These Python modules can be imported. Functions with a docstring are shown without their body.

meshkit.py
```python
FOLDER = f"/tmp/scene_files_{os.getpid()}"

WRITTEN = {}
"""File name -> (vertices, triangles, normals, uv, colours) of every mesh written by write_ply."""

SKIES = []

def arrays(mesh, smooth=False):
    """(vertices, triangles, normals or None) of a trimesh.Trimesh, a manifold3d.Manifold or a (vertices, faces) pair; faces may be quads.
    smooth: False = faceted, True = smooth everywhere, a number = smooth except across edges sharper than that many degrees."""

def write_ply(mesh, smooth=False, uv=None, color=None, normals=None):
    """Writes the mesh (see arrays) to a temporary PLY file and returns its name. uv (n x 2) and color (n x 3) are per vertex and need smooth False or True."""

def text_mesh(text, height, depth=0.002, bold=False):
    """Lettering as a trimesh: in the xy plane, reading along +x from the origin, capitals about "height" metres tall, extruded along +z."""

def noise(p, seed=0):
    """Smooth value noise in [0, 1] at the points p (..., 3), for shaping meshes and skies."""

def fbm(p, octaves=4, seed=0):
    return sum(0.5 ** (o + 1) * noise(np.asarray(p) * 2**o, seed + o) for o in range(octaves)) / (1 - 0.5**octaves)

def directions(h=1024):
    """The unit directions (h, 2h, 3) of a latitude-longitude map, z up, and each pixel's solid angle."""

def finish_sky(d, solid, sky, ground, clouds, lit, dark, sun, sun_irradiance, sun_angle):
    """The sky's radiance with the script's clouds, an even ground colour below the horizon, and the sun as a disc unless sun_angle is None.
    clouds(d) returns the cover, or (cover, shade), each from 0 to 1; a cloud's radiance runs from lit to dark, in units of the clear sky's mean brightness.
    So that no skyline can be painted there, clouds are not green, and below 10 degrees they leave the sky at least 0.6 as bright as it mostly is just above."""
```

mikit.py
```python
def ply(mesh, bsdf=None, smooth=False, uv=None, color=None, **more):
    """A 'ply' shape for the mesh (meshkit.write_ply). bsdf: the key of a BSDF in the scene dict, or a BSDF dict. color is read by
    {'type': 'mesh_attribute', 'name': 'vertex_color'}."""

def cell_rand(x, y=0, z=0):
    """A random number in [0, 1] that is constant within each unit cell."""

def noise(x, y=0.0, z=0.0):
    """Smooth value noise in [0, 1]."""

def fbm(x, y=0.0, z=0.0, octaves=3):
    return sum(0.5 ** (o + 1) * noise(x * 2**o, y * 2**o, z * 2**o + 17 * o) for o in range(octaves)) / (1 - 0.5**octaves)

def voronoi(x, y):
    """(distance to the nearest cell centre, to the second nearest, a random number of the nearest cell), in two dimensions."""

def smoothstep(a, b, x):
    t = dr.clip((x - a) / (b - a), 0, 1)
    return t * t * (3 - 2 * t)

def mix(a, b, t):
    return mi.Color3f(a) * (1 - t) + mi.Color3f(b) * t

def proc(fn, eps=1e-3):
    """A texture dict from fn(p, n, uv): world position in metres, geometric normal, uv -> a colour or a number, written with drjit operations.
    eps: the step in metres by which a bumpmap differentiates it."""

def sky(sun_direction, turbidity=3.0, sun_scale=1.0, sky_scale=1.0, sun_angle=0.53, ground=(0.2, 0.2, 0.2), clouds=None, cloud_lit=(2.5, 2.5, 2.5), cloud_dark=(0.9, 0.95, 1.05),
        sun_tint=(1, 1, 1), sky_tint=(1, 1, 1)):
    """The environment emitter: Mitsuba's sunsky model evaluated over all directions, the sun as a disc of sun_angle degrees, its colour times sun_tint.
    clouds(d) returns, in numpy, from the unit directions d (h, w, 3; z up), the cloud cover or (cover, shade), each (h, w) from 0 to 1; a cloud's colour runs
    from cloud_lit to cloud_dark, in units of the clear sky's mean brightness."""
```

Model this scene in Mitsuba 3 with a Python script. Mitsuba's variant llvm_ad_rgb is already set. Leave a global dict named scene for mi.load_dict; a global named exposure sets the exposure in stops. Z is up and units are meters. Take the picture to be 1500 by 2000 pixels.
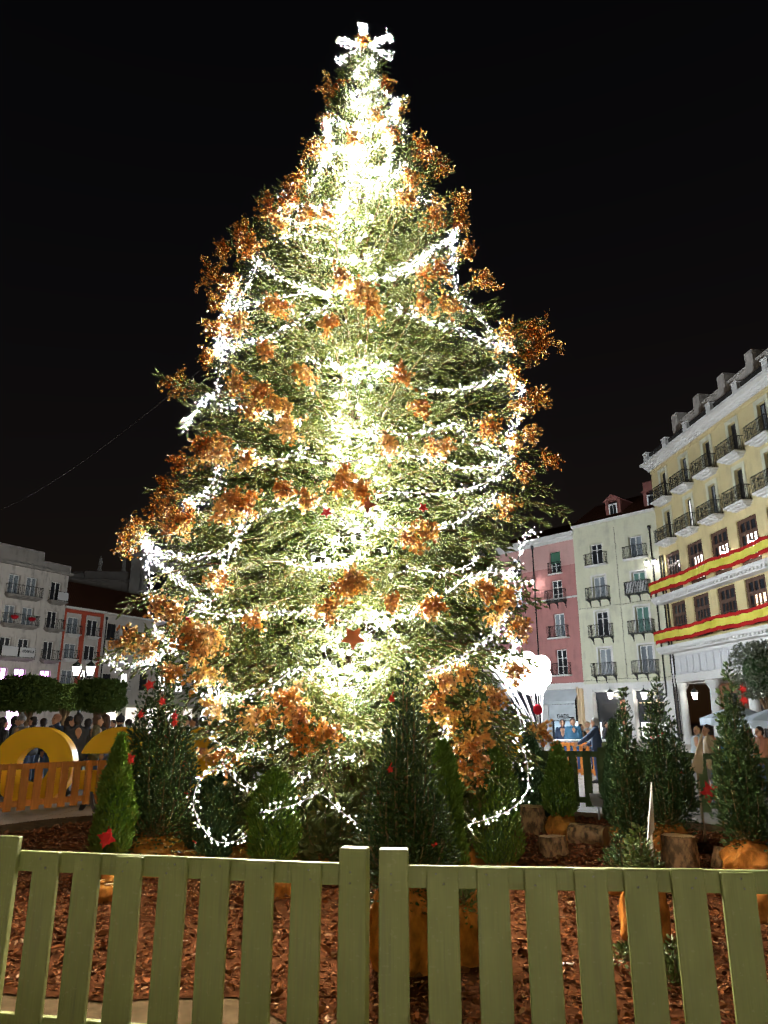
import math, random, numpy as np, trimesh, mitsuba as mi, mikit, meshkit, manifold3d as m3
import drjit as dr
from shapely.geometry import box as sbox, Polygon
from shapely.ops import unary_union
from mikit import noise as nz, fbm, cell_rand, smoothstep, mix

rng = np.random.default_rng(7)
scene, labels = {}, {}
T = mi.ScalarTransform4f

# ---------------------------------------------------------------- camera, sky, exposure
CAM = np.array([0.0, 0.0, 1.55]); FPX = 1420.0; PITCH = math.radians(16.17)   # pixels of the 1500 x 2000 photograph
CP, SP = math.cos(PITCH), math.sin(PITCH)
scene['camera'] = {'type': 'perspective', 'fov': 2 * math.degrees(math.atan(750 / FPX)), 'fov_axis': 'x', 'near_clip': 0.1, 'far_clip': 900.0,
                   'to_world': T().look_at(origin=CAM.tolist(), target=[0, CP, CAM[2] + SP], up=[0, 0, 1])}
scene['night_sky'] = {**mikit.sky((-0.5, -0.9, 0.05), turbidity=3, sun_scale=0.0, sky_scale=0.075, sky_tint=(1.1, 0.78, 0.85)), 'sampling_weight': 1.0}
exposure = 1.0

def ray(u, v):
    a, b = (u - 750) / FPX, (1000 - v) / FPX
    return np.array([a, CP - b * SP, SP + b * CP])
def at(u, v, Y):                      # the point of the world on that line of sight at the distance Y
    d = ray(u, v); return CAM + d * (Y / d[1])
def gnd(u, v, z=0.0):
    d = ray(u, v); return CAM + d * ((z - CAM[2]) / d[2])
def slope(u, v):
    d = ray(u, v); return d[0] / d[1]

# ---------------------------------------------------------------- naming
used = set()
def numbered(k):
    if k not in used:
        used.add(k); return k
    i = 1
    while f'{k}_{i:03d}' in used: i += 1
    k = f'{k}_{i:03d}'; used.add(k); return k
def thing(name, label, cat, group=None, kind=None):
    k = numbered(name); labels[k] = {'label': label, 'category': cat}
    if group: labels[k]['group'] = group
    if kind: labels[k]['kind'] = kind
    return k
def obj(name, mesh, mat, parent=None, smooth=False, label=None, kind=None, cat=None, group=None, emit=None, wt=1.0, **kw):
    k = numbered((parent + '__' if parent else '') + name)
    if hasattr(mesh, 'vertices'): mesh = (np.asarray(mesh.vertices), np.asarray(mesh.faces))
    d = mikit.ply(mesh, mat, smooth=smooth, **kw)
    if emit is not None:          # lights are picked roughly by their power
        v_, f_ = np.asarray(mesh[0]), np.asarray(mesh[1]); c_ = v_.mean(0)
        if np.einsum('ij,ij->i', v_[f_[:, 0]] - c_, np.cross(v_[f_[:, 1]] - c_, v_[f_[:, 2]] - c_)).sum() < 0: f_ = f_[:, ::-1]; d = mikit.ply((v_, f_), mat, smooth=smooth, **kw)
        area = .5 * np.linalg.norm(np.cross(v_[f_[:, 1]] - v_[f_[:, 0]], v_[f_[:, 2]] - v_[f_[:, 0]]), axis=1).sum()
        d['emitter'] = {'type': 'area', 'radiance': {'type': 'rgb', 'value': [float(x) for x in emit]}, 'sampling_weight': float(wt * max(area * np.mean(emit), 0.02) ** 0.8)}
    scene[k] = d
    e = {a: b for a, b in (('label', label), ('kind', kind), ('category', cat), ('group', group)) if b}
    if e: labels[k] = e
    return k
ORD = 'first second third fourth fifth sixth seventh eighth ninth tenth eleventh twelfth thirteenth fourteenth fifteenth sixteenth seventeenth eighteenth nineteenth twentieth'.split()
ORD += ['twenty-' + x for x in ORD[:9]] + ['thirtieth'] + ['thirty-' + x for x in ORD[:9]] + ['fortieth'] + ['forty-' + x for x in ORD[:9]]

# ---------------------------------------------------------------- mesh helpers: a mesh is (vertices, triangles)
def cat_(ms):
    ms = [m for m in ms if len(m[0])]
    if not ms: return np.zeros((0, 3)), np.zeros((0, 3), int)
    at_ = np.cumsum([0] + [len(m[0]) for m in ms])
    return np.vstack([m[0] for m in ms]), np.vstack([np.asarray(m[1]) + a for m, a in zip(ms, at_)])
_s = np.array([[x, y, z] for x in (-1, 1) for y in (-1, 1) for z in (-1, 1)], float)
_cm = np.repeat(np.array([[0, 1, 1], [1, 0, 1], [1, 1, 0]], float)[None], 8, 0)
_sv = np.repeat(_s[:, None], 3, 1)
_hull = trimesh.convex.convex_hull((_sv * (1 - 0.3 * _cm)).reshape(-1, 3))
_ref = (_sv * (1 - 0.3 * _cm)).reshape(-1, 3)
_map = [int(np.argmin(((_ref - v) ** 2).sum(1))) for v in _hull.vertices]
_cf = np.array(_map)[_hull.faces]
_bf = np.array([[0, 1, 3], [0, 3, 2], [4, 6, 7], [4, 7, 5], [0, 4, 5], [0, 5, 1], [2, 3, 7], [2, 7, 6], [0, 2, 6], [0, 6, 4], [1, 5, 7], [1, 7, 3]])
def bx(x0, x1, y0, y1, z0, z1, c=0.0):
    h = np.array([x1 - x0, y1 - y0, z1 - z0]) / 2; m = np.array([x0 + x1, y0 + y1, z0 + z1]) / 2
    if c <= 0: return _s * h + m, _bf.copy()
    c = min(c, 0.45 * 2 * h.min())
    return (_sv * (h - c * _cm)).reshape(-1, 3) + m, _cf.copy()
def rotz(m, a, loc=(0, 0, 0)):
    c, s = math.cos(a), math.sin(a)
    return m[0] @ np.array([[c, -s, 0], [s, c, 0], [0, 0, 1]]).T + np.asarray(loc), m[1]
def move(m, d): return m[0] + np.asarray(d), m[1]
def euler(m, rx=0, ry=0, rz=0, loc=(0, 0, 0)):
    R = trimesh.transformations.euler_matrix(rx, ry, rz)[:3, :3]
    return m[0] @ R.T + np.asarray(loc), m[1]
def tube(p, r, sides=6, caps=True):
    p = np.asarray(p, float); n = len(p); r = np.broadcast_to(np.asarray(r, float), (n,))
    t = np.gradient(p, axis=0); t /= np.linalg.norm(t, axis=1, keepdims=True) + 1e-12
    ref = np.array([0, 0, 1.0]) if abs(t[:, 2]).mean() < 0.85 else np.array([1.0, 0, 0])
    a = np.cross(t, ref); a /= np.linalg.norm(a, axis=1, keepdims=True) + 1e-12
    b = np.cross(t, a); g = np.arange(sides) * 2 * np.pi / sides
    v = (p[:, None] + r[:, None, None] * (np.cos(g)[None, :, None] * a[:, None] + np.sin(g)[None, :, None] * b[:, None])).reshape(-1, 3)
    i, j = np.meshgrid(np.arange(n - 1), np.arange(sides), indexing='ij')
    A, B, C, D = i * sides + j, i * sides + (j + 1) % sides, (i + 1) * sides + (j + 1) % sides, (i + 1) * sides + j
    f = np.concatenate([np.stack([A, C, B], -1).reshape(-1, 3), np.stack([A, D, C], -1).reshape(-1, 3)])
    if caps:
        k = len(v); v = np.vstack([v, p[:1], p[-1:]])
        q = np.arange(sides)
        f = np.vstack([f, np.stack([q * 0 + k, q, (q + 1) % sides], 1), np.stack([q * 0 + k + 1, (n - 1) * sides + (q + 1) % sides, (n - 1) * sides + q], 1)])
    return v, f
def lathe(prof, sides=16, loc=(0, 0, 0)):
    prof = np.asarray(prof, float)
    return tube(np.column_stack([np.zeros((len(prof), 2)), prof[:, 1]]) + np.asarray(loc), prof[:, 0], sides)
_ico = {k: trimesh.creation.icosphere(subdivisions=k) for k in (0, 1, 2, 3)}
def ball(c, r, sub=1, sc=(1, 1, 1)):
    return np.asarray(_ico[sub].vertices) * np.asarray(sc) * r + np.asarray(c), np.asarray(_ico[sub].faces)
def prism(poly, h, chamfer=0):        # polygon in xy extruded along +z
    gs = getattr(poly, 'geoms', [poly])
    ms = [trimesh.creation.extrude_polygon(g, h, engine='earcut') for g in gs]
    return cat_([(np.asarray(m.vertices), np.asarray(m.faces)) for m in ms])
def unit(v): 
    v = np.asarray(v, float); return v / (np.linalg.norm(v, axis=-1, keepdims=True) + 1e-12)
def leaves(P, D, N, L, W, fold=0.25, tipw=0.0):
    """Leaves as folded diamonds at P, pointing along D, facing N, length L, width W: 4 triangles each when tipw, else 2."""
    P, D, N = np.asarray(P), unit(D), unit(N); n = len(P)
    L = np.broadcast_to(np.asarray(L, float), (n,))[:, None]; W = np.broadcast_to(np.asarray(W, float), (n,))[:, None]
    S = unit(np.cross(D, N)); N = np.cross(S, D)
    base, tip = P, P + D * L
    if not tipw:
        l, r = P + D * L * .45 + S * W * .5 + N * W * fold, P + D * L * .45 - S * W * .5 + N * W * fold
        v = np.stack([base, r, tip, l], 1).reshape(-1, 3); q = np.arange(n)[:, None] * 4
        return v, np.vstack([q + [0, 1, 2], q + [0, 2, 3]])
    a, b = .28, .72
    v = np.stack([base, P + D * L * a - S * W * .5 + N * W * fold, P + D * L * b - S * W * .5 * tipw + N * W * fold, tip,
                  P + D * L * b + S * W * .5 * tipw + N * W * fold, P + D * L * a + S * W * .5 + N * W * fold], 1).reshape(-1, 3)
    q = np.arange(n)[:, None] * 6
    return v, np.vstack([q + [0, 1, 2], q + [0, 2, 3], q + [0, 3, 4], q + [0, 4, 5]])
def smooth_line(P, n):
    """n points along a smooth curve through P."""
    from scipy.interpolate import PchipInterpolator
    P = np.asarray(P, float); s = np.r_[0, np.cumsum(np.linalg.norm(np.diff(P, axis=0), axis=1))]
    return PchipInterpolator(s, P)(np.linspace(0, s[-1], n))
class Facade:
    """Local axes of a wall: s along it to the right as seen from outside, b into the building, z up."""
    def __init__(self, P, d):
        self.P = np.array([P[0], P[1], 0.0]); d = unit(np.array([d[0], d[1]]))
        self.d = np.array([d[0], d[1], 0]); self.n = np.array([-d[1], d[0], 0]); self.M = np.stack([self.d, self.n, [0, 0, 1]], 1)
    def __call__(self, m): return m[0] @ self.M.T + self.P, m[1]
    def pt(self, s, b, z): return self.P + self.M @ np.array([s, b, z], float)
    def px(self, u, v, b=0.0):        # where that line of sight meets the wall: (s, z)
        d = ray(u, v); t = ((self.P + self.n * b - CAM) @ self.n) / (d @ self.n); q = CAM + d * t - self.P
        return float(q @ self.d), float(q[2])
def wall_mesh(s0, s1, z0, z1, holes, b0=0.0, b1=0.35):
    p = sbox(s0, z0, s1, z1)
    if len(holes): p = p.difference(unary_union([h if hasattr(h, 'geom_type') else sbox(h[0], h[2], h[1], h[3]) for h in holes]))
    v, f = prism(p, b1 - b0)
    return np.stack([v[:, 0], v[:, 2] + b0, v[:, 1]], 1), f[:, ::-1]
def text(t, h, depth=0.02, bold=True):
    m = meshkit.text_mesh(t, h, depth, bold); v = np.asarray(m.vertices)
    return np.stack([v[:, 0], -v[:, 2], v[:, 1]], 1), np.asarray(m.faces)

# ---------------------------------------------------------------- materials
def P_(name, base, rough=0.6, two=True, **kw):
    b = base if isinstance(base, dict) else {'type': 'rgb', 'value': list(base)}
    m = {'type': 'principled', 'base_color': b, 'roughness': rough, **kw}
    scene[name] = {'type': 'twosided', 'bsdf': m} if two else m
def D_(name, base):
    b = base if isinstance(base, dict) else {'type': 'rgb', 'value': list(base)}
    scene[name] = {'type': 'twosided', 'bsdf': {'type': 'diffuse', 'reflectance': b}}
def mottled(c0, c1, s, oct=3, sz=None):
    sz = sz or s
    return mikit.proc(lambda p, n, uv: mix(c0, c1, smoothstep(0.3, 0.7, fbm(p.x * s, p.y * s, p.z * sz, oct))))
VC = {'type': 'mesh_attribute', 'name': 'vertex_color'}
def fence_paint(p, n, uv):            # olive paint over planed wood: grain, rain streaks, rubbed and dusty places
    g = fbm(p.x * 260, p.y * 60, p.z * 7, 3); b = fbm(p.x * 5.5, p.y * 2.2, p.z * 1.6, 3); k = fbm(p.x * 38, p.y * 20, p.z * 1.7, 3)
    c = mix((0.122, 0.141, 0.038), (0.172, 0.189, 0.057), b) * (0.86 + 0.28 * g)
    c = mix(c, (0.1, 0.105, 0.05), 0.45 * smoothstep(0.58, 0.8, k))
    c = mix(c, (0.24, 0.235, 0.15), 0.3 * smoothstep(0.66, 0.8, fbm(p.x * 60, p.y * 60, p.z * 60, 3)))
    return mix(c, (0.12, 0.085, 0.045), 0.2 * smoothstep(0.36, 0.06, p.z) * smoothstep(0.35, 0.7, fbm(p.x * 14, p.y * 14, p.z * 14, 3)))
P_('plain_green_paint', mikit.proc(fence_paint), 0.45, False)
scene['green_paint'] = {'type': 'twosided', 'bsdf': {'type': 'bumpmap', 'arbitrary': mikit.proc(lambda p, n, uv: fbm(p.x * 190, p.y * 60, p.z * 9, 3) + 0.5 * smoothstep(0.6, 0.75, nz(p.x * 45, p.y * 45, p.z * 30)), 1e-3), 'scale': 0.0011, 'bsdf': scene.pop('plain_green_paint')}}
def larch(p, n, uv):
    g = fbm(p.x * 40, p.y * 40, p.z * 5, 3)
    return mix((0.4, 0.115, 0.018), (0.6, 0.21, 0.034), g) * (0.75 + 0.5 * cell_rand(p.x * 3.3, p.y * 3.3))
P_('stained_wood', mikit.proc(larch), 0.55)
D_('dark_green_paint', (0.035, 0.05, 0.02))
D_('needles', mikit.proc(lambda p, n, uv: mix((0.07, 0.095, 0.034), (0.165, 0.195, 0.075), smoothstep(0.25, 0.75, fbm(p.x * 3, p.y * 3, p.z * 3, 2))) * (0.8 + 0.4 * nz(p.x * 40, p.y * 40, p.z * 40))))
D_('twig', (0.11, 0.075, 0.04))
D_('bark', mikit.proc(lambda p, n, uv: mix((0.09, 0.055, 0.03), (0.2, 0.13, 0.075), fbm(p.x * 18, p.y * 18, p.z * 5, 3))))
P_('bronze_leaf', mikit.proc(lambda p, n, uv: mix((0.5, 0.16, 0.03), (0.95, 0.55, 0.17), smoothstep(0.3, 0.7, fbm(p.x * 5, p.y * 5, p.z * 5, 2)))), 0.27, metallic=0.6)
P_('cable', (0.1, 0.1, 0.09), 0.4)
P_('dark_cable', (0.02, 0.02, 0.02), 0.5)
D_('led', (0.8, 0.8, 0.8))
P_('red_felt', (0.42, 0.014, 0.012), 0.8)
P_('brown_star', (0.2, 0.05, 0.02), 0.5)
P_('orange_star', (0.8, 0.22, 0.06), 0.5)
P_('holly_leaf', mikit.proc(lambda p, n, uv: mix((0.01, 0.024, 0.008), (0.036, 0.058, 0.016), nz(p.x * 22, p.y * 22, p.z * 22))), 0.28, specular=0.6)
P_('boxwood_leaf', mikit.proc(lambda p, n, uv: mix((0.05, 0.075, 0.02), (0.11, 0.14, 0.04), nz(p.x * 22, p.y * 22, p.z * 22))), 0.38)
P_('laurel_leaf', mikit.proc(lambda p, n, uv: mix((0.04, 0.05, 0.018), (0.085, 0.1, 0.035), nz(p.x * 12, p.y * 12, p.z * 12))), 0.4)
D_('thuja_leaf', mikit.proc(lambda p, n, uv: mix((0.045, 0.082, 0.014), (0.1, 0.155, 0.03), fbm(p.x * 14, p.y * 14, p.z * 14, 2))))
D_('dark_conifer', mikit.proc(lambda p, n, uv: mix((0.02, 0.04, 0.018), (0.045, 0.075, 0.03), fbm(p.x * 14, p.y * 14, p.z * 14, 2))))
D_('tree_leaf', mikit.proc(lambda p, n, uv: mix((0.035, 0.06, 0.015), (0.085, 0.12, 0.03), nz(p.x * 6, p.y * 6, p.z * 6))))
D_('grey_leaf', mikit.proc(lambda p, n, uv: mix((0.1, 0.12, 0.08), (0.2, 0.22, 0.15), nz(p.x * 6, p.y * 6, p.z * 6))))
def burlap(p, n, uv):
    w = 0.5 + 0.25 * dr.sin(p.z * 900) + 0.25 * dr.sin((p.x + p.y) * 900)
    return mix((0.16, 0.05, 0.01), (0.4, 0.145, 0.032), smoothstep(0.25, 0.75, fbm(p.x * 16, p.y * 16, p.z * 9, 4))) * (0.85 + 0.2 * w)
D_('burlap', mikit.proc(burlap))
D_('mulch', mikit.proc(lambda p, n, uv: mix((0.02, 0.007, 0.0035), (0.06, 0.022, 0.009), fbm(p.x * 30, p.y * 30, p.z * 30, 3))))
D_('chips', VC)
def paving(p, n, uv):
    x, y = p.x * 1.25, p.y * 1.6; rx = x + 0.5 * cell_rand(dr.floor(y), 3)
    fx, fy = rx - dr.floor(rx), y - dr.floor(y)
    j = dr.minimum(smoothstep(0.0, 0.02, dr.minimum(fx, 1 - fx)), smoothstep(0.0, 0.02, dr.minimum(fy, 1 - fy)))
    c = mix((0.28, 0.25, 0.215), (0.4, 0.365, 0.32), 0.55 * cell_rand(dr.floor(rx), dr.floor(y)) + 0.45 * fbm(p.x * 3, p.y * 3, 0, 3))
    return c * (0.55 + 0.45 * j)
P_('paving', mikit.proc(paving), 0.55)
D_('sand', mikit.proc(lambda p, n, uv: mix((0.03, 0.02, 0.0105), (0.075, 0.05, 0.027), fbm(p.x * 14, p.y * 14, 0, 4))))
D_('log_bark', mikit.proc(lambda p, n, uv: mix((0.07, 0.04, 0.02), (0.3, 0.18, 0.09), smoothstep(0.3, 0.7, fbm(p.x * 26, p.y * 26, p.z * 12, 4)))))
D_('cut_wood', mikit.proc(lambda p, n, uv: mix((0.5, 0.3, 0.14), (0.75, 0.52, 0.28), fbm(p.x * 22, p.y * 22, p.z * 22, 3))))
P_('yellow_letter', (0.92, 0.47, 0.012), 0.42)
P_('black_iron', (0.012, 0.012, 0.013), 0.45)
P_('lamp_iron', (0.03, 0.035, 0.03), 0.4)
D_('lamp_glass', (0.8, 0.8, 0.8))
def stained(c, dirt=(0.2, 0.19, 0.17), amt=0.4, s=0.7):
    return mikit.proc(lambda p, n, uv: mix(c, dirt, amt * smoothstep(0.45, 0.85, 0.6 * fbm(p.x * 4 * s, p.y * 4 * s, p.z * 0.5 * s, 3) + 0.4 * fbm(p.x * 3 * s, p.y * 3 * s, p.z * 3 * s, 4))) * (0.95 + 0.1 * nz(p.x * 25, p.y * 25, p.z * 25)))
D_('grey_stone', stained((0.52, 0.48, 0.43), (0.22, 0.2, 0.175), 0.8))
D_('dark_stone', stained((0.27, 0.25, 0.225), (0.13, 0.12, 0.105), 0.7))
D_('pale_stucco', stained((0.52, 0.48, 0.43), (0.3, 0.27, 0.23), 0.4))
D_('red_stucco', stained((0.42, 0.085, 0.05), (0.25, 0.06, 0.04), 0.5))
D_('white_trim', stained((0.66, 0.65, 0.62), (0.4, 0.39, 0.36), 0.4))
D_('cream_stucco', stained((0.61, 0.6, 0.45), (0.36, 0.35, 0.27), 0.55))
D_('pink_stucco', stained((0.43, 0.2, 0.185), (0.25, 0.12, 0.11), 0.6))
D_('pale_pink_stucco', stained((0.56, 0.34, 0.31), (0.4, 0.24, 0.22), 0.4))
D_('yellow_stucco', stained((0.62, 0.52, 0.28), (0.38, 0.32, 0.19), 0.5))
D_('tower_stone', stained((0.45, 0.43, 0.39), (0.28, 0.27, 0.24), 0.4))
D_('dormer_wall', stained((0.24, 0.1, 0.085), (0.15, 0.07, 0.06), 0.5))
D_('roof_tile', mikit.proc(lambda p, n, uv: mix((0.1, 0.04, 0.025), (0.2, 0.085, 0.05), fbm(p.x * 5, p.y * 5, p.z * 5, 3)) * (0.75 + 0.25 * dr.sin(p.x * 18 + p.y * 12))))
P_('white_frame', (0.7, 0.7, 0.68), 0.4)
P_('brown_frame', (0.085, 0.045, 0.03), 0.5)
P_('dark_frame', (0.03, 0.028, 0.026), 0.5)
P_('dark_pane', (0.018, 0.02, 0.024), 0.12, specular=0.7)
P_('curtain_pane', mikit.proc(lambda p, n, uv: mix((0.1, 0.12, 0.14), (0.26, 0.29, 0.31), 0.5 + 0.5 * dr.sin((p.x + p.y) * 30))), 0.2, specular=0.7)
P_('green_pane', (0.1, 0.2, 0.17), 0.2, specular=0.7)
P_('green_shutter', (0.05, 0.14, 0.09), 0.6)
D_('lit_pane', (0.5, 0.5, 0.5))
D_('awning', mikit.proc(lambda p, n, uv: mix((0.46, 0.5, 0.52), (0.56, 0.6, 0.62), fbm(p.x * 2, p.y * 2, p.z * 2, 2))))
D_('black_letter', (0.015, 0.015, 0.018))
D_('gold_letter', (0.55, 0.5, 0.33))
P_('shop_dark', (0.025, 0.028, 0.035), 0.3)
P_('shop_brown', (0.16, 0.07, 0.04), 0.5)
D_('terracotta', (0.5, 0.22, 0.13))
D_('flag_red', (0.36, 0.022, 0.02)); D_('flag_yellow', mikit.proc(lambda p, n, uv: mix((0.5, 0.46, 0.06), (0.66, 0.6, 0.12), nz(p.x * 1.2, p.y * 1.2, p.z * 2))))
D_('parasol_cloth', (0.6, 0.68, 0.74))
D_('louvre', stained((0.6, 0.6, 0.6), (0.4, 0.4, 0.4), 0.3))
D_('flower_red', (0.4, 0.02, 0.03)); D_('banner_cloth', (0.55, 0.55, 0.54)); D_('paper', (0.7, 0.72, 0.74)); D_('board_wood', (0.62, 0.47, 0.3))
D_('skin', (0.52, 0.29, 0.19)); D_('skin_tan', (0.42, 0.21, 0.13))
for n_, c_ in dict(cloth_black=(0.014, 0.014, 0.016), cloth_dark=(0.03, 0.027, 0.026), cloth_navy=(0.02, 0.035, 0.075), cloth_blue=(0.03, 0.1, 0.17), cloth_khaki=(0.11, 0.1, 0.055), cloth_beige=(0.44, 0.33, 0.2),
                   cloth_grey=(0.17, 0.16, 0.15), cloth_white=(0.65, 0.65, 0.65), cloth_yellow=(0.5, 0.42, 0.12), cloth_red=(0.4, 0.03, 0.04), cloth_jeans=(0.05, 0.08, 0.16), cloth_rust=(0.42, 0.17, 0.09), cloth_pale=(0.4, 0.45, 0.48),
                   hair_dark=(0.018, 0.012, 0.009), hair_brown=(0.06, 0.03, 0.017), hair_blond=(0.35, 0.22, 0.1), hair_grey=(0.3, 0.29, 0.27), plastic_blue=(0.03, 0.16, 0.38)).items():
    P_(n_, c_, 0.75)

# ================================================================ THE SETTING: ground, buildings, plaza lamps
def sheet(x0, x1, y0, y1, z, n=1):
    return np.array([[x0, y0, z], [x1, y0, z], [x1, y1, z], [x0, y1, z]], float), np.array([[0, 1, 2], [0, 2, 3]])
obj('plaza_ground', sheet(-400, 400, -120, 600, 0.0), 'paving', kind='structure', label='stone paved floor of the wide plaza', cat='ground')
BEDC = np.array([-0.3, 9.6])
def front_edge(x): return 4.86 - .85 / (1 + np.exp(-(x + .45) * 6)) + 0.05 * np.sin(x * 5) + 0.03 * np.sin(x * 13)
def bed_outline(k=1.0, n=240):         # the ring of mulch round the tree
    a = np.linspace(0, 2 * np.pi, n, endpoint=False)
    r = (5.5 + 0.10 * np.sin(5 * a + 1) + 0.06 * np.sin(11 * a)) * k
    q = BEDC + np.stack([r * np.cos(a), r * np.sin(a) * np.where(np.sin(a) < 0, 1.03, .9)], 1)
    q[:, 1] = np.maximum(q[:, 1], front_edge(q[:, 0]))
    return q
def fill(q, z, c, up=.0):
    n = len(q); return np.vstack([np.column_stack([q, np.full(n, z)]), [[c[0], c[1], z + up]]]), np.stack([np.arange(n), (np.arange(n) + 1) % n, np.full(n, n)], 1)
q = bed_outline(1.17); q[:, 1] = np.where(q[:, 1] < 4.95, 3.0, q[:, 1])
obj('sand_ring', fill(q, 0.004, BEDC), 'sand', kind='structure', label='pale sandy ground inside and beside the fence', cat='ground')
obj('mulch_bed', fill(bed_outline(), 0.012, BEDC, .08), 'mulch', kind='structure', label='red brown bark mulch bed under the lit tree', cat='ground')

DN = lambda xv: unit(np.array([(xv - 750) / FPX, 1 / CP]))
CORNER = np.array([slope(1270, 915) * 58, 58.0])
FC, FY, FL = Facade(CORNER, -DN(-550)), Facade(CORNER, -DN(600)), Facade((slope(137, 1105) * 80, 80.0), DN(1600))

def window(F, bk, s0, s1, z0, z1, frame='white_frame', pane='dark_pane', mull=1, trans=(), b=0.14, w=0.075, emit=None, name='window', label=None, d=0.07):
    ms = [bx(s0, s0 + w, b, b + d, z0, z1), bx(s1 - w, s1, b, b + d, z0, z1), bx(s0 + w, s1 - w, b, b + d, z1 - w, z1), bx(s0 + w, s1 - w, b, b + d, z0, z0 + w)]
    for k in range(mull):
        c = s0 + (s1 - s0) * (k + 1) / (mull + 1); ms.append(bx(c - w * .7, c + w * .7, b - .01, b + d - .01, z0 + w, z1 - w))
    for t in trans:
        c = z0 + (z1 - z0) * t; ms.append(bx(s0 + w, s1 - w, b + .008, b + d - .02, c - w * .4, c + w * .4))
    k = obj(name, F(cat_(ms)), frame, bk, label=label)
    obj('pane', F(bx(s0 + .01, s1 - .01, b + .045, b + .065, z0 + .01, z1 - .01)), pane, k, emit=emit)
    return k
def railing(s0, s1, dep, z, h, step=0.13, ornate=False, r=0.011):
    ms = []
    for zz, t in ((z + h, .02), (z + .06, .012)):
        ms += [bx(s0, s1, -dep - t, -dep + t, zz - t, zz + t), bx(s0 - t, s0 + t, -dep, 0, zz - t, zz + t), bx(s1 - t, s1 + t, -dep, 0, zz - t, zz + t)]
    pts = [(s, -dep) for s in np.linspace(s0, s1, int((s1 - s0) / step) + 1)] + [(s, -y) for s in (s0, s1) for y in np.arange(step, dep - .04, step)]
    for s, b in pts: ms.append(bx(s - r, s + r, b - r, b + r, z, z + h))
    if ornate:
        n = int((s1 - s0) / 0.26)
        for i in range(n):
            c = s0 + (i + .5) * (s1 - s0) / n
            for zz in (z + h * .3, z + h * .68):
                a = np.linspace(0, 2 * np.pi, 9); ms.append(tube(np.column_stack([c + .1 * np.cos(a), np.full(9, -dep), zz + .15 * np.sin(a)]), .012, 3, False))
    return cat_(ms)
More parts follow.
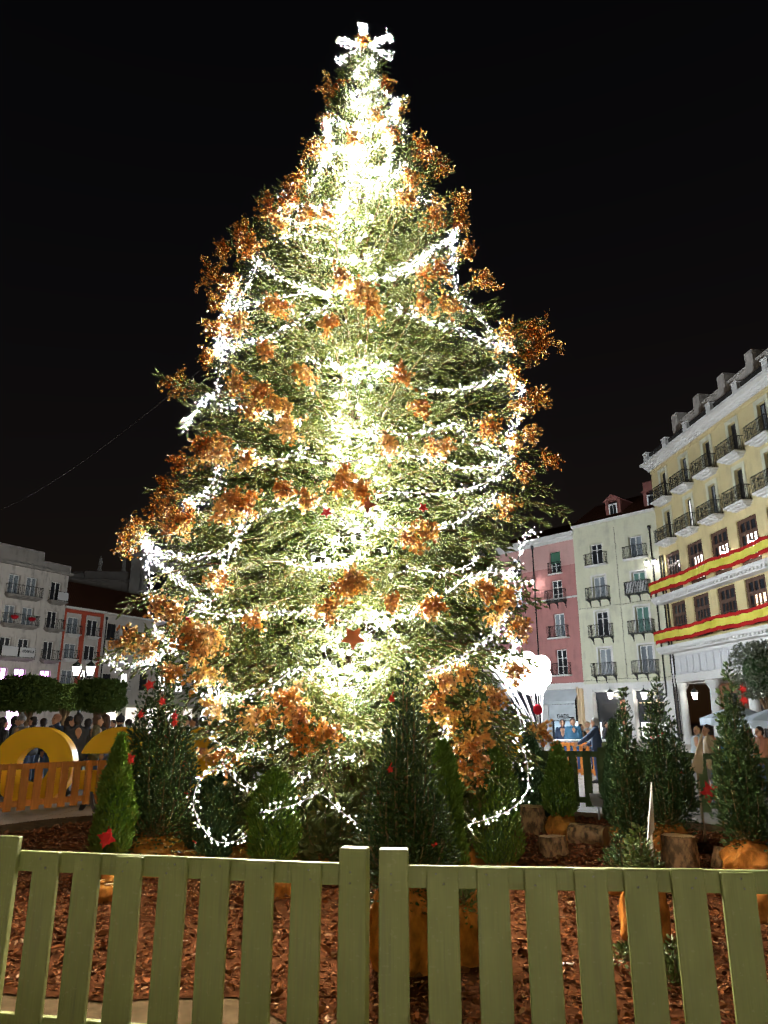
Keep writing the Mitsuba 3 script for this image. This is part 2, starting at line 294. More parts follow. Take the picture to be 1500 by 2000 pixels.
def balcony(F, bk, s0, s1, z, dep=0.55, h=1.0, slab='grey_stone', brackets=0, iron='black_iron', ornate=False, corbel=False, th=0.1, label=None, step=0.13):
    ms = [bx(s0 - .05, s1 + .05, -dep - .05, 0, z - th, z, .02)]
    if corbel: ms += [bx(s0 + .08, s1 - .08, -dep * .8, 0, z - th - .12, z - th - .002, .03), bx(s0 + .25, s1 - .25, -dep * .5, 0, z - th - .24, z - th - .122, .03)]
    k = obj('balcony', F(cat_(ms)), slab, bk, label=label)
    obj('railing', F(railing(s0, s1, dep, z, h, step, ornate)), iron, k)
    for i in range(brackets):
        c = s0 + .1 + (s1 - s0 - .2) * i / (brackets - 1)
        v, f = prism(Polygon([(0, 0), (-dep * .9, 0), (-dep * .25, -.2), (0, -.55)]), .06)
        obj('bracket', F((np.stack([v[:, 2] + c - .03, v[:, 0], v[:, 1] + z - th - .001], 1), f)), iron, k)
    return k
def pipe(F, bk, s, z0, z1, b=-0.1):
    k = obj('downpipe', F(cat_([tube([(s, b, z0), (s, b, z1)], .055, 8), lathe([(.055, z1 - .001), (.15, z1 + .25), (.15, z1 + .4)], 8, (s, b, 0))])), 'black_iron', bk)
def cornice(F, bk, s0, s1, z, h, dep, mat, name='cornice'):
    prof = [(0, 0), (0.1, 0), (0.12, .2), (.3, .34), (.4, .36), (.55, .6), (.95, .7), (1, .72), (1, 1), (0, 1)]
    v, f = prism(Polygon([(-a * dep, b * h) for a, b in prof]), s1 - s0)
    return obj(name, F((np.stack([v[:, 2] + s0, v[:, 0] - .003, v[:, 1] + z], 1), f)), mat, bk)

# ---- cream building on the corner
cb = thing('cream_house', 'cream five storey house with black iron balconies between the pink and the yellow house', 'building')
rows, cols = [(14.85, 16.72), (11.82, 13.8), (8.6, 10.76), (5.4, 7.62)], [-5.82, -2.05]
hol = [(c - .62, c + .62, a, b) for a, b in rows for c in cols]
obj('wall', FC(wall_mesh(-8.1, 0, 4.72, 18.5, hol)), 'cream_stucco', cb)
panes = ['dark_pane', 'curtain_pane', 'curtain_pane', 'green_pane', 'dark_pane', 'green_pane', 'curtain_pane', 'curtain_pane']
for i, (s0, s1, z0, z1) in enumerate(hol):
    if i == 3: z1 -= .15
    window(FC, cb, s0 + .06, s1 - .06, z0 + .02, z1 - .04, pane=panes[i], trans=(.72,) if i in (0, 4) else ())
    m = cat_([bx(s0 - .16, s0 - .002, -.03, .0, z0, z1 + .16), bx(s1 + .002, s1 + .16, -.03, 0, z0, z1 + .16), bx(s0 - .002, s1 + .002, -.03, 0, z1 + .002, z1 + .16)])
    if i > 1: obj('window_surround', FC(m), 'white_trim', cb)
    k = balcony(FC, cb, s0 - .42, s1 + .42, z0 - .03, .38 if i < 2 else .6, 1.0, 'white_trim' if i < 2 else 'lamp_iron', 0 if i < 2 else 3, th=.16 if i < 2 else .06)
    if i == 3:
        obj('striped_screen', FC(bx(s0 - .38, s1 + .38, -.56, -.54, z0 + .05, z0 + .93)), 'white_frame', k, label='white striped privacy screen on the balcony')
        for j in range(14): obj('stripe', FC(bx(s0 - .38 + j * .148, s0 - .33 + j * .148, -.572, -.562, z0 + .05, z0 + .93)), 'black_iron', k)
obj('eaves', FC(cat_([bx(-8.15, 0, -.16, .02, 18.5, 18.62, .02), bx(-8.15, 0, -.26, .02, 18.622, 18.72, .02)])), 'white_trim', cb)
rf = (np.array([[-8.3, -.1, 18.73], [0.6, -.1, 18.73], [.6, 4.5, 21.6], [-8.3, 4.5, 21.6], [.6, 10, 18.6], [-8.3, 10, 18.6]]), np.array([[0, 1, 2], [0, 2, 3], [3, 2, 4], [3, 4, 5], [0, 3, 5], [1, 4, 2]]))
roof = obj('roof', FC(rf), 'roof_tile', cb)
for s in (-4.25, -.55):
    k = obj('dormer', FC(cat_([bx(s - .75, s - .42, .75, 2.6, 18.9, 20.5), bx(s + .42, s + .75, .75, 2.6, 18.9, 20.5), bx(s - .42, s + .42, .9, 2.6, 18.9, 19.0),
        (np.array([[s - .9, .6, 20.5], [s + .9, .6, 20.5], [s, .6, 21.1], [s - .9, 3.2, 20.5], [s + .9, 3.2, 20.5], [s, 3.2, 21.1]]), np.array([[0, 1, 2], [0, 2, 5], [0, 5, 3], [1, 4, 5], [1, 5, 2], [0, 3, 4], [0, 4, 1]]))])), 'dormer_wall', cb)
    fr = cat_([bx(s - .42, s - .3, .72, .82, 19.0, 20.2), bx(s + .3, s + .42, .72, .82, 19, 20.2), bx(s - .3, s + .3, .72, .82, 20.08, 20.2), bx(s - .02, s + .02, .74, .8, 19.1, 20.08), bx(s - .3, s + .3, .72, .82, 19, 19.1)])
    obj('frame', FC(fr), 'white_frame', k); obj('pane', FC(bx(s - .42, s + .42, .84, .86, 19, 20.3)), 'dark_pane', k)
obj('chimney', FC(bx(-2.6, -1.7, 3.2, 4.0, 20.6, 22.3, .04)), 'dormer_wall', cb)
pipe(FC, cb, -.62, 3.5, 16.9)
# ground floor: stone piers and two shop openings
piers = [(-8.05, -7.35), (-4.3, -3.55), (-.95, .0)]
obj('ground_floor', FC(wall_mesh(-8.1, -.0, 0, 4.715, [(-7.35, -4.3, -.1, 4.2), (-3.55, -.95, -.1, 4.2)], -.02, .6)), 'white_trim', cb)
for i, (a, b) in enumerate(((-7.35, -4.3), (-3.55, -.95))):
    k = obj('shop_front', FC(cat_([bx(a, b, .7, .8, 0, 4.2), bx(a, b, .5, .7, 3.4, 4.15, .02)])), 'shop_dark', cb)
    obj('valance', FC(bx(a, b, .1, .3, 4.02, 4.19, .01)), 'white_frame', k)
    t = text('Marpisl', .27, .015, False); obj('lettering', FC(move(t, (b - 1.75 if i == 0 else a + .55, .495, 3.68))), 'gold_letter', k)
    obj('shop_window', FC(bx(a + .1, b - (.9 if i == 0 else .1), .66, .69, 1.75, 3.1)), 'dark_pane', k)
    obj('lit_glass', FC(bx(a + .1, b - (.9 if i == 0 else .1), .66, .69, .3, 1.6)), 'lit_pane', k, emit=(.45, .6, .66) if i == 0 else (.95, .93, .85))
    if i == 0: obj('side_panel', FC(bx(b - .85, b - .02, .62, .69, 0, 3.38)), 'terracotta', k)
    else:
        t = text('Marpisl', .36, .015, False); obj('sign_band', FC(bx(a + .1, b - .1, .6, .65, 1.72, 2.3)), 'shop_dark', k); obj('lettering', FC(move(t, (a + .45, .595, 1.88))), 'gold_letter', k)
        obj('shelf', FC(cat_([bx(a + .1, b - .1, .6, .655, 3.05, 3.15), bx(b - .95, b - .7, .6, .655, 2.32, 3.38)])), 'board_wood', k)

for z in (5.02, 11.15): obj('facade_cable', FC(tube([(s, -.03 + .005 * math.sin(s * 9), z + .03 * math.sin(s * 2.3)) for s in np.linspace(-8.0, -.1, 24)], .014, 4)), 'black_iron', cb)
obj('facade_cable', FC(tube([(-3.9, -.03, z) for z in np.linspace(5.0, 17.9, 8)], .012, 4)), 'black_iron', cb)
# ---- pink building
pb = thing('pink_house', 'salmon pink house with white windows and a hearing shop awning below', 'building')
prow, pcol = [(14.75, 16.75), (12.15, 14.1), (8.9, 11.04), (5.62, 7.84)], [-10.2, -14.75]
ph = [(c - .58, c + .58, a, b) for a, b in prow for c in pcol]
obj('wall', FC(wall_mesh(-17.2, -8.102, 4.9, 15.3, [h for h in ph if h[2] < 14] + [(c - .58, c + .58, 14.75, 16.75) for c in pcol], .01)), 'pink_stucco', pb)
obj('upper_wall', FC(wall_mesh(-17.2, -8.102, 15.303, 17.55, [(c - .58, c + .58, 14, 16.75) for c in pcol], .01)), 'pale_pink_stucco', pb)
obj('string_course', FC(bx(-17.2, -8.11, -.05, .008, 12.3, 12.45)), 'white_trim', pb)
obj('cornice', FC(cat_([bx(-17.3, -8.0, -.25, .3, 17.9, 18.35, .05), bx(-17.2, -8.1, -.1, .3, 17.553, 17.898)])), 'white_trim', pb)
obj('roof', FC((np.array([[-17.4, -.2, 18.36], [-8.3, -.2, 18.36], [-8.3, 5, 20.6], [-17.4, 5, 20.6], [-8.3, 10, 18], [-17.4, 10, 18]]), np.array([[0, 1, 2], [0, 2, 3], [3, 2, 4], [3, 4, 5]]))), 'roof_tile', pb)
for i, (s0, s1, z0, z1) in enumerate(ph):
    k = window(FC, pb, s0 + .05, s1 - .05, z0 + .03, z1 - .03, pane='lit_pane' if i == 3 else ('dark_pane' if i != 4 else 'curtain_pane'), trans=(.33, .66) if i != 4 else (.5,), emit=(.3, .45, .6) if i == 3 else None)
    if i == 0: obj('blind', FC(bx(s0 + .06, s1 - .06, .1, .13, z0 + .9, z1 - .05)), 'green_shutter', k)
    balcony(FC, pb, s0 - (.12 if i in (0, 1) else .4), s1 + (.12 if i in (0, 1) else .4), z0 - .02, .2 if i < 2 else .55, 1.0, 'white_trim' if i < 2 or i > 3 else 'lamp_iron', 3 if i in (2, 3) else 0, th=.12)
pipe(FC, pb, -12.6, 5.2, 17.3)
obj('ground_floor', FC(wall_mesh(-17.2, -8.102, 0, 4.897, [(-12.0, -8.75, -.1, 4.3), (-16.6, -12.8, -.1, 4.3)], -.02, .5)), 'white_trim', pb)
k = obj('shop_front', FC(cat_([bx(-12.0, -8.75, .6, .7, 0, 4.3), bx(-16.6, -12.8, .6, .7, 0, 4.3)])), 'shop_dark', pb)
obj('upper_awning', FC((np.array([[-12, -.05, 4.35], [-8.6, -.05, 4.35], [-8.45, -1.0, 3.35], [-12.1, -1.0, 3.35], [-8.45, -1.0, 3.1], [-12.1, -1.0, 3.1]]), np.array([[0, 1, 2], [0, 2, 3], [3, 2, 4], [3, 4, 5]]))), 'awning', k)
obj('awning_panel', FC(bx(-11.2, -8.5, -.95, -.9, 1.75, 3.08)), 'awning', k)
obj('lettering', FC(move(text('GAES', .34, .02), (-10.4, -.955, 1.92))), 'black_letter', k)
obj('logo_line', FC(bx(-9.2, -8.65, -.97, -.952, 1.94, 2.02)), 'black_letter', k)
obj('shop_glass', FC(bx(-11.8, -8.9, .55, .59, .2, 1.7)), 'lit_pane', k, emit=(.1, .19, .26))
obj('notice', FC(bx(-9.9, -9.4, .5, .54, .7, 1.65)), 'lit_pane', k, emit=(.5, .8, .9))
obj('stone_pier', FC(cat_([bx(-8.75, -8.15, -.35, -.03, 0, 4.4, .06), tube([(-8.5, -.45, 4.5), (-8.45, -.45, 3.7), (-8.2, -.45, 3.2), (-8.2, -.45, 0)], .07, 8)])), 'board_wood', pb)

# ---- the row going on behind the tree
ob = thing('ochre_house', 'pale ochre house whose facade is mostly hidden behind the lit tree', 'building')
oh = [(c - .6, c + .6, a, a + 2.0) for a in (5.6, 8.8, 12.0) for c in (-20, -24, -28, -32, -36)]
obj('wall', FC(wall_mesh(-40, -17.25, 0, 16.5, oh, .02)), 'pale_stucco', ob)
for h in oh: window(FC, ob, *h)
obj('roof', FC((np.array([[-40.3, -.4, 16.5], [-17.2, -.4, 16.5], [-17.2, 5, 19], [-40.3, 5, 19]]), np.array([[0, 1, 2], [0, 2, 3]]))), 'roof_tile', ob)

# ---- yellow building on the right
yb = thing('yellow_house', 'long yellow house with white cornice, iron balconies and a columned arcade on the right', 'building')
NB, PT = 8, 3.36; SC = [2.0 + PT * i for i in range(NB)]; SE = SC[-1] + 2.2
doors = [(c - .45, c + .45, a, b) for a, b in ((18.85, 21.2), (15.45, 17.9)) for c in SC]
gal = [(c - 1.1, c + 1.15, a, b) for a, b in ((11.45, 14.5), (7.6, 10.55)) for c in SC]
obj('wall', FY(wall_mesh(0, SE, 6.95, 22.0, doors + gal)), 'yellow_stucco', yb)
for i, (s0, s1, z0, z1) in enumerate(doors):
    lit = i in (9,)
    window(FY, yb, s0 + .02, s1 - .02, z0 + .03, z1 - .03, 'dark_frame', 'lit_pane' if lit else ('curtain_pane' if i % 3 == 1 else 'dark_pane'), 1, (.35,), .2, .08, (.35, .35, .33) if lit else None, 'french_door')
    obj('door_surround', FY(cat_([bx(s0 - .3, s0 - .003, -.05, 0, z0, z1 + .3), bx(s1 + .003, s1 + .3, -.05, 0, z0, z1 + .3), bx(s0 - .003, s1 + .003, -.05, 0, z1 + .003, z1 + .3)])), 'cream_stucco', yb)
    balcony(FY, yb, s0 - .62, s1 + .62, z0 - .02, .75, 1.02, 'white_trim', 0, 'black_iron', True, True, .14)
lit_g = {1: (1.1, .98, .85), 2: (1.3, 1.2, 1.05), 3: (1.0, .95, .9), 11: (1.0, .62, .3), 5: (.8, .7, .6)}
for i, (s0, s1, z0, z1) in enumerate(gal):
    W = s1 - s0; w = .1
    ms = [bx(s0, s0 + .3, .1, .2, z0, z1), bx(s1 - .3, s1, .1, .2, z0, z1), bx(s0 + .3, s1 - .3, .1, .2, z1 - .25, z1), bx(s0 + .3, s1 - .3, .1, .2, z1 - 1.1, z1 - .85), bx(s0 + .3, s1 - .3, .1, .2, z0, z0 + .3)]
    for k in (1, 2, 3): c = s0 + .3 + (W - .6) * k / 4; ms.append(bx(c - .055, c + .055, .09, .19, z0 + .3, z1 - 1.1))
    for k in (1, 2): c = s0 + .3 + (W - .6) * k / 3; ms.append(bx(c - .07, c + .07, .09, .19, z1 - .85, z1 - .25))
    ms.append(bx(s0 + .3, s1 - .3, .11, .18, z0 + 1.2, z0 + 1.27))
    k = obj('gallery_window', FY(cat_(ms)), 'brown_frame', yb)
    for j in range(4):
        a, b = s0 + .3 + (W - .6) * j / 4, s0 + .3 + (W - .6) * (j + 1) / 4
        on = i in lit_g and j > 0
        obj('pane', FY(bx(a + .055, b - .055, .15, .17, z0 + .3, z1 - 1.1)), 'lit_pane' if on else 'dark_pane', k, emit=lit_g[i] if on else None)
    for j in range(3):
        a, b = s0 + .3 + (W - .6) * j / 3, s0 + .3 + (W - .6) * (j + 1) / 3
        obj('pane', FY(bx(a + .07, b - .07, .15, .17, z1 - .85, z1 - .25)), 'dark_pane', k)
cornice(FY, yb, -.35, SE, 21.95, .62, .75, 'white_trim')
obj('frieze', FY(cat_([bx(0, SE, -.06, -.002, 21.62, 21.9)])), 'yellow_stucco', yb)
for i in range(NB + 1):
    s = .15 + PT * i; obj('roof_post', FY(cat_([bx(s - .3, s + .3, -.45, .15, 22.575, 23.4, .02), bx(s - .36, s + .36, -.51, .21, 23.402, 23.52, .02)])), 'white_trim', yb)
for i in range(NB): obj('roof_railing', FY(cat_([bx(.47 + PT * i, PT * (i + 1) - .17, -.2, -.12, 22.6, 23.25), bx(.47 + PT * i, PT * (i + 1) - .17, -.23, -.09, 23.252, 23.32)])), 'dark_frame', yb)
obj('attic', FY(cat_([bx(1.9, SE, 1.8, 8, 22.6, 25.4), bx(1.8, SE, 1.6, 8.2, 25.4, 25.55)] + [bx(1.75 + 3.55 * i, 2.65 + 3.55 * i, 1.4, 2.4, 22.6, 26.3, .04) for i in range(NB - 1)])), 'grey_stone', yb)
for z in (10.85, 6.95):
    obj('gallery_ledge', FY(cat_([bx(-.3, SE, -1.0, -.002, z, z + .28, .03), bx(-.2, SE, -.8, -.002, z - .25, z - .002, .05)])), 'white_trim', yb)
    obj('ledge_block', FY(cat_([bx(-.1 + .42 * j, .12 + .42 * j, -.95, -.803, z - .17, z - .003) for j in range(int(SE / .42))])), 'white_trim', yb, kind='stuff')
for s in (.15, .6): obj('downpipe', FY(tube([(s, -.1, .2), (s, -.1, 14.6)], .06, 8)), 'black_iron', yb)
obj('louvre_band', FY(cat_([bx(0, SE, .04, .3, 5.1, 6.7)])), 'louvre', yb)
for i in range(int(SE / .95)):
    s = .1 + .95 * i; obj('louvre_panel', FY(cat_([bx(s, s + .46, -.1, .038, 5.15, 6.35, .02), bx(s + .52, s + .86, -.03, .038, 5.2, 6.3, .01)])), 'louvre', yb)
obj('arcade_beam', FY(cat_([bx(0, SE, -.12, 1.0, 4.5, 5.098, .03), bx(0, SE, -.06, .9, 6.5, 6.7)])), 'white_trim', yb)
colz = [(.42, 0), (.42, .25), (.36, .3), (.35, 2.2), (.31, 3.9), (.36, 3.95), (.36, 4.02), (.55, 4.32), (.55, 4.498)]
for i in range(7):
    s = -.0 + 4.6 * i
    obj('column', FY(lathe(colz, 20, (s + .42, .42, 0))), 'white_trim', yb, smooth=35)
obj('arcade_back', FY(bx(0, SE, 3.2, 3.4, 0, 4.5)), 'shop_brown', yb)
obj('arcade_ceiling', FY(bx(0, SE, 1.0, 3.2, 4.42, 4.5)), 'white_trim', yb)
for i in range(6):
    s = 1.3 + 4.6 * i
    k = obj('shop_door', FY(cat_([bx(s, s + .18, 3.05, 3.19, 0, 3.9), bx(s + 2.2, s + 2.4, 3.05, 3.19, 0, 3.9), bx(s + .18, s + 2.2, 3.05, 3.19, 3.7, 3.9), bx(s + .9, s + 1.02, 3.05, 3.19, 0, 3.7), bx(s + .18, s + 2.2, 3.06, 3.19, 1.9, 2.3)])), 'shop_brown', yb)
    obj('pane', FY(bx(s + .18, s + 2.2, 3.12, 3.15, 0, 3.7)), 'dark_pane', k)
    obj('sign', FY(bx(s + 1.2, s + 2.0, 3.0, 3.04, 2.0, 2.16)), 'white_frame', k)
    obj('arcade_lamp', FY(bx(s + .6, s + 1.5, 2.0, 2.1, 4.32, 4.4)), 'lit_pane', yb, emit=(5, 4.4, 3.6))

# ---- flag coloured banners hung along the two galleries
for z, w in ((11.35, 'upper'), (7.45, 'lower')):
    g = thing('flag_banner', f'red and yellow striped banner along the {w} gallery of the yellow house', 'banner', 'striped gallery banners')
    ss = np.linspace(-.25, SE, 240)
    for nm, a, b, m in (('red_stripe', .76, 1.0, 'flag_red'), ('yellow_stripe', .26, .758, 'flag_yellow'), ('red_stripe', .0, .258, 'flag_red')):
        v, f = [], []
        for j, s in enumerate(ss):
            wav = -1.06 - .05 * math.sin(s * 2.1 + 3 * a) - .04 * math.sin(s * 5.7 + 5 * a) - .025 * math.sin(s * 13 - 6 * a); sag = .05 * math.sin(s * .9) + .02 * math.sin(s * 4.3)
            for zz in (a, b): v += [(s, wav, z + zz * 1.0 + sag), (s, wav + .015, z + zz * 1.0 + sag)]
        for j in range(len(ss) - 1):
            k = 4 * j
            for p, q_ in ((0, 2), (3, 1), (2, 3), (1, 0)): f += [[k + p, k + p + 4, k + q_ + 4], [k + p, k + q_ + 4, k + q_]]
        obj(nm, FY((np.array(v), np.array(f))), m, g)

# ---- grey corner block on the left
gb = thing('grey_block', 'weathered grey stone corner block with violet lit shop windows on the left', 'building')
gc = [-14.2, -10.4, -6.38, -4.35, -1.42]
grow = [(14.3, 16.4), (11.3, 13.2), (8.0, 9.95), (5.3, 6.9)]
gh = [(c - .66, c + .66, a, b) for a, b in grow for c in gc]
obj('wall', FL(wall_mesh(-16, 0, 0, 17.3, gh + [(-5.2, -2.9, 0, 3.4)])), 'grey_stone', gb)
obj('side_wall', FL(bx(-.35, 0, .352, 9, 0, 17.3)), 'dark_stone', gb)
obj('cornice', FL(cat_([bx(-16, .35, -.4, 9, 17.3, 17.65, .06), bx(-16, .1, -.1, 8.8, 17.652, 18.4), bx(-16, -3.3, -.05, 8.6, 18.402, 19.35)])), 'dark_stone', gb)
for s0 in (-8.3, -3.05): obj('pilaster', FL(bx(s0, s0 + .5, -.08, -.002, 4.8, 17.29, .02)), 'grey_stone', gb)
for i, (s0, s1, z0, z1) in enumerate(gh):
    vio = i >= 15
    window(FL, gb, s0 + .08, s1 - .08, z0 + .02, z1 - .03, 'white_frame', 'lit_pane' if vio else ('curtain_pane' if i in (2, 3, 7, 8) else 'dark_pane'), emit=(3.6, 1.2, 4.6) if vio else None)
    if not vio: obj('window_surround', FL(cat_([bx(s0 - .25, s0 - .003, -.06, 0, z0, z1 + .3), bx(s1 + .003, s1 + .25, -.06, 0, z0, z1 + .3), bx(s0 - .003, s1 + .003, -.06, 0, z1 + .003, z1 + .3)])), 'grey_stone', gb)
for z in (14.28, 11.28, 7.98):
    for s0, s1 in ((-15.2, -9.3), (-7.25, -3.4), (-2.3, -.3)):
        k = balcony(FL, gb, s0, s1, z, .75, 1.0, 'dark_stone', 0, 'black_iron', False, True, .16, step=.2)
        if z == 11.28 and s1 < -1:
            for c in (s0 + .9, s1 - 1.0): obj('flower_box', FL(cat_([ball((c + .35 * math.sin(j * 2.4) * (j % 5) / 3, -.9 + .1 * math.cos(j * 1.7), z + .62 + .14 * math.sin(j * 3.1)), .16, 1) for j in range(14)])), 'flower_red', k, label='box of red flowers on the balcony')
        if z == 14.28 and s1 > -1: obj('notice_cloth', FL(bx(s0 + .65, s1 - .05, -.82, -.79, z + .1, z + .95)), 'banner_cloth', k)
        if z == 7.98 and s1 < -1:
            obj('notice_cloth', FL(bx(s0 + .1, s0 + 1.85, -.82, -.79, z + .05, z + 1.0)), 'banner_cloth', k); obj('notice_cloth', FL(bx(s0 + 2.05, s1 - .1, -.82, -.79, z + .05, z + 1.0)), 'banner_cloth', k)
            obj('lettering', FL(move(text('abarca', .3, .01), (s0 + 2.3, -.825, z + .5))), 'black_letter', k)
obj('shop_glass', FL(bx(-5.2, -2.9, .2, .25, 0, 3.4)), 'lit_pane', gb, emit=(2.2, 1.2, 2.6))

# ---- red house and pale house with one tiled roof
rb = thing('red_house', 'narrow house with brick red pilasters and white window bays beside the grey block', 'building')
rh = [(c - .75, c + .75, a, b) for a, b in ((11.0, 12.85), (8.3, 9.95), (5.5, 7.1)) for c in (1.3, 3.88)]
obj('wall', FL(wall_mesh(.05, 5.5, 0, 13.75, rh, .05)), 'pale_stucco', rb)
obj('pilaster', FL(bx(.1, .32, -.02, .048, 4.5, 13.3)), 'red_stucco', rb); obj('pilaster', FL(bx(2.3, 2.9, -.02, .048, 4.5, 13.3)), 'red_stucco', rb); obj('pilaster', FL(bx(4.9, 5.3, -.02, .048, 4.5, 13.3)), 'red_stucco', rb)
obj('red_band', FL(bx(.1, 5.3, -.02, .048, 13.302, 13.7)), 'red_stucco', rb)
for h in rh:
    window(FL, rb, h[0] + .05, h[1] - .05, h[2], h[3], pane='dark_pane' if h[0] > 2 else 'curtain_pane')
    balcony(FL, rb, h[0] - .1, h[1] + .1, h[2] - .02, .5, .95, 'white_trim', 0, th=.1, step=.2, corbel=True)
obj('cornice', FL(bx(.0, 5.5, -.3, .3, 13.752, 14.0, .04)), 'white_trim', rb)
wb = thing('pale_house', 'long pale house under a dark tiled roof whose shops glow white behind the hollies', 'building')
wh = [(6.0, 7.2, 10.9, 12.7), (8.6, 9.7, 11.0, 12.7), (6.06, 7.2, 5.3, 6.95), (8.68, 9.7, 5.3, 7.2)] + [(11.5 + 3 * i, 12.7 + 3 * i, a, a + 1.9) for i in range(10) for a in (5.3, 10.9)]
obj('wall', FL(wall_mesh(5.52, 44, 3.6, 13.75, wh, .05)), 'pale_stucco', wb)
for i, h in enumerate(wh):
    on = i == 3 or h[2] == 5.3 and i in (6, 8, 10)
    window(FL, wb, *h, 'dark_frame', 'lit_pane' if on else 'dark_pane', emit=(2.2, 2.2, 2.1) if on else None)
    if i in (0, 3): balcony(FL, wb, h[0] - .1, h[1] + .1, h[2] - .02, .4, .95, 'white_trim' if i else 'lamp_iron', 0, th=.1, step=.2)
pipe(FL, wb, 5.7, 0, 13.0, -.05)
obj('roof', FL((np.array([[0, -.5, 13.95], [44, -.5, 13.95], [44, 7, 18.2], [0.2, 7, 18.2], [44, 14, 14], [0.2, 14, 14]]), np.array([[0, 1, 2], [0, 2, 3], [3, 2, 4], [3, 4, 5], [0, 3, 5]]))), 'roof_tile', wb)
obj('eaves', FL(bx(5.52, 44, -.45, .3, 13.752, 13.9)), 'white_trim', wb)
obj('shop_pier', FL(cat_([bx(5.52 + 3.1 * i, 6.6 + 3.1 * i, -.1, .5, 0, 3.3, .03) for i in range(13)] + [bx(5.52, 44, -.25, .5, 3.3, 3.598, .05)])), 'cream_stucco', wb)
for i in range(12):
    s = 6.6 + 3.1 * i; obj('shop_glass', FL(bx(s, s + 2.02, .3, .35, 0, 3.3)), 'lit_pane', wb, emit=(1.5, 1.4, 1.3) if i % 3 != 1 else (.5, .45, .4))
# ---- theatre like building with a tower behind the roofs
tb = thing('tower_block', 'dim stone building with pointed pinnacles and a balustraded tower above the tiled roof', 'building')
FT_ = Facade((-40.5, 88), (1, .12)); KT = 1.32
def FT(m): v, f = FT_(m); return (v - CAM) * KT + CAM - [0, 0, .4], f
obj('wall', FT(cat_([bx(0, 9, 0, 6, 0, 18.6), bx(0, 9.2, -.3, 6, 18.6, 18.9, .04), bx(.5, 3.4, .2, 4, 18.9, 19.9, .3), bx(3.4, 9, .3, 4, 18.9, 20.0, .05), bx(4.5, 9, .5, 4, 14, 17.0)])), 'dark_stone', tb)
for s in (5.0, 7.9): obj('pinnacle', FT(lathe([(.3, 20.0), (.3, 20.4), (.18, 20.5), (.26, 21.0), (.2, 21.6), (.05, 22.1)], 8, (s, 1, 0))), 'tower_stone', tb)
for s in (5.0, 7.6): obj('window', FT(bx(s - .5, s + .5, -.04, -.002, 15.6, 17.4)), 'dark_pane', tb)
tw = obj('tower', FT(cat_([bx(9.2, 16.5, -1, 6, 0, 16.2), bx(9.2, 10.4, -1, 6, 16.2, 21.5), bx(15.3, 16.5, -1, 6, 16.2, 21.5), bx(10.4, 15.3, -.6, 6, 19.9, 21.5), bx(8.9, 16.8, -1.4, 6.3, 21.5, 22.1, .1), bx(10.4, 15.3, .4, 6, 16.2, 19.9)])), 'tower_stone', tb)
obj('opening', FT(bx(11.0, 14.7, .3, .38, 16.3, 19.8)), 'dark_pane', tw)
obj('balustrade', FT(cat_([bx(10.4, 15.3, -.9, -.7, 17.3, 17.5), bx(10.4, 15.3, -.9, -.7, 16.22, 16.35)] + [lathe([(.05, 16.35), (.09, 16.7), (.05, 17.3)], 6, (10.7 + .38 * i, -.8, 0)) for i in range(13)])), 'white_trim', tw)
for s in (10, 12.5): obj('window', FT(bx(s - .45, s + .45, -1.05, -1.002, 12.4, 14.6)), 'dark_pane', tb)

# ================================================================ lamps of the plaza
def lantern(p, r=0.17, k=None, emit=(60, 56, 48), top=True):
    """An iron lantern with a tapered glass, hung or standing at p (bottom of the glass)."""
    x, y, z = p
    l = obj('lantern', cat_([lathe([(r * 1.15, z + r * 2.2), (r * .9, z + r * 2.7), (r * .25, z + r * 3.2), (.02, z + r * 3.6)], 6, (x, y, 0)), lathe([(r * .2, z - r * .4), (r * .6, z - .002)], 6, (x, y, 0))]), 'lamp_iron', k)
    obj('glass', lathe([(r * .55, z), (r * 1.05, z + r * 2.18)], 6, (x, y, 0)), 'lamp_glass', l, emit=emit)
def double_lamp(x, y, h, label, emit=(60, 55, 46), r=0.2, arm=.5):
    k = thing('street_lamp', label, 'street lamp', 'double lantern street lamps')
    obj('pole', cat_([lathe([(.22, 0), (.22, .25), (.12, .5), (.07, .9), (.05, h), (.09, h + .05), (.03, h + .3)], 12, (x, y, 0))]), 'lamp_iron', k, smooth=40)
    obj('arm', cat_([tube([(x - arm, y, h + .02), (x - arm * .5, y, h - .1), (x, y, h - .06), (x + arm * .5, y, h - .1), (x + arm, y, h + .02)], .025, 6)]), 'lamp_iron', k)
    for s in (-1, 1): lantern((x + s * arm, y, h + .1), r, k, emit)
    return k
p = at(163, 1310, 30); double_lamp(p[0], p[1], p[2] - .3, 'twin lantern street lamp shining above the clipped trees on the left', (95, 86, 70), .17, .28)
p = at(122, 1378, 36); k = thing('street_lamp', 'small single lantern lamp between the clipped trees on the left', 'street lamp')
obj('pole', lathe([(.12, 0), (.05, .6), (.04, p[2] - .2)], 8, (p[0], p[1], 0)), 'lamp_iron', k); lantern((p[0], p[1], p[2] - .2), .2, k, (50, 46, 38))
# the twin lamp whose light falls on the near fence, a few steps behind the viewpoint
double_lamp(1.6, -7.5, 4.6, 'twin lantern street lamp a few steps in front of the green fence', (245, 226, 180), .2, .5)
double_lamp(-31, 52, 5.2, 'twin lantern street lamp in front of the grey corner block, beyond the clipped trees', (520, 470, 390), .2, .5)
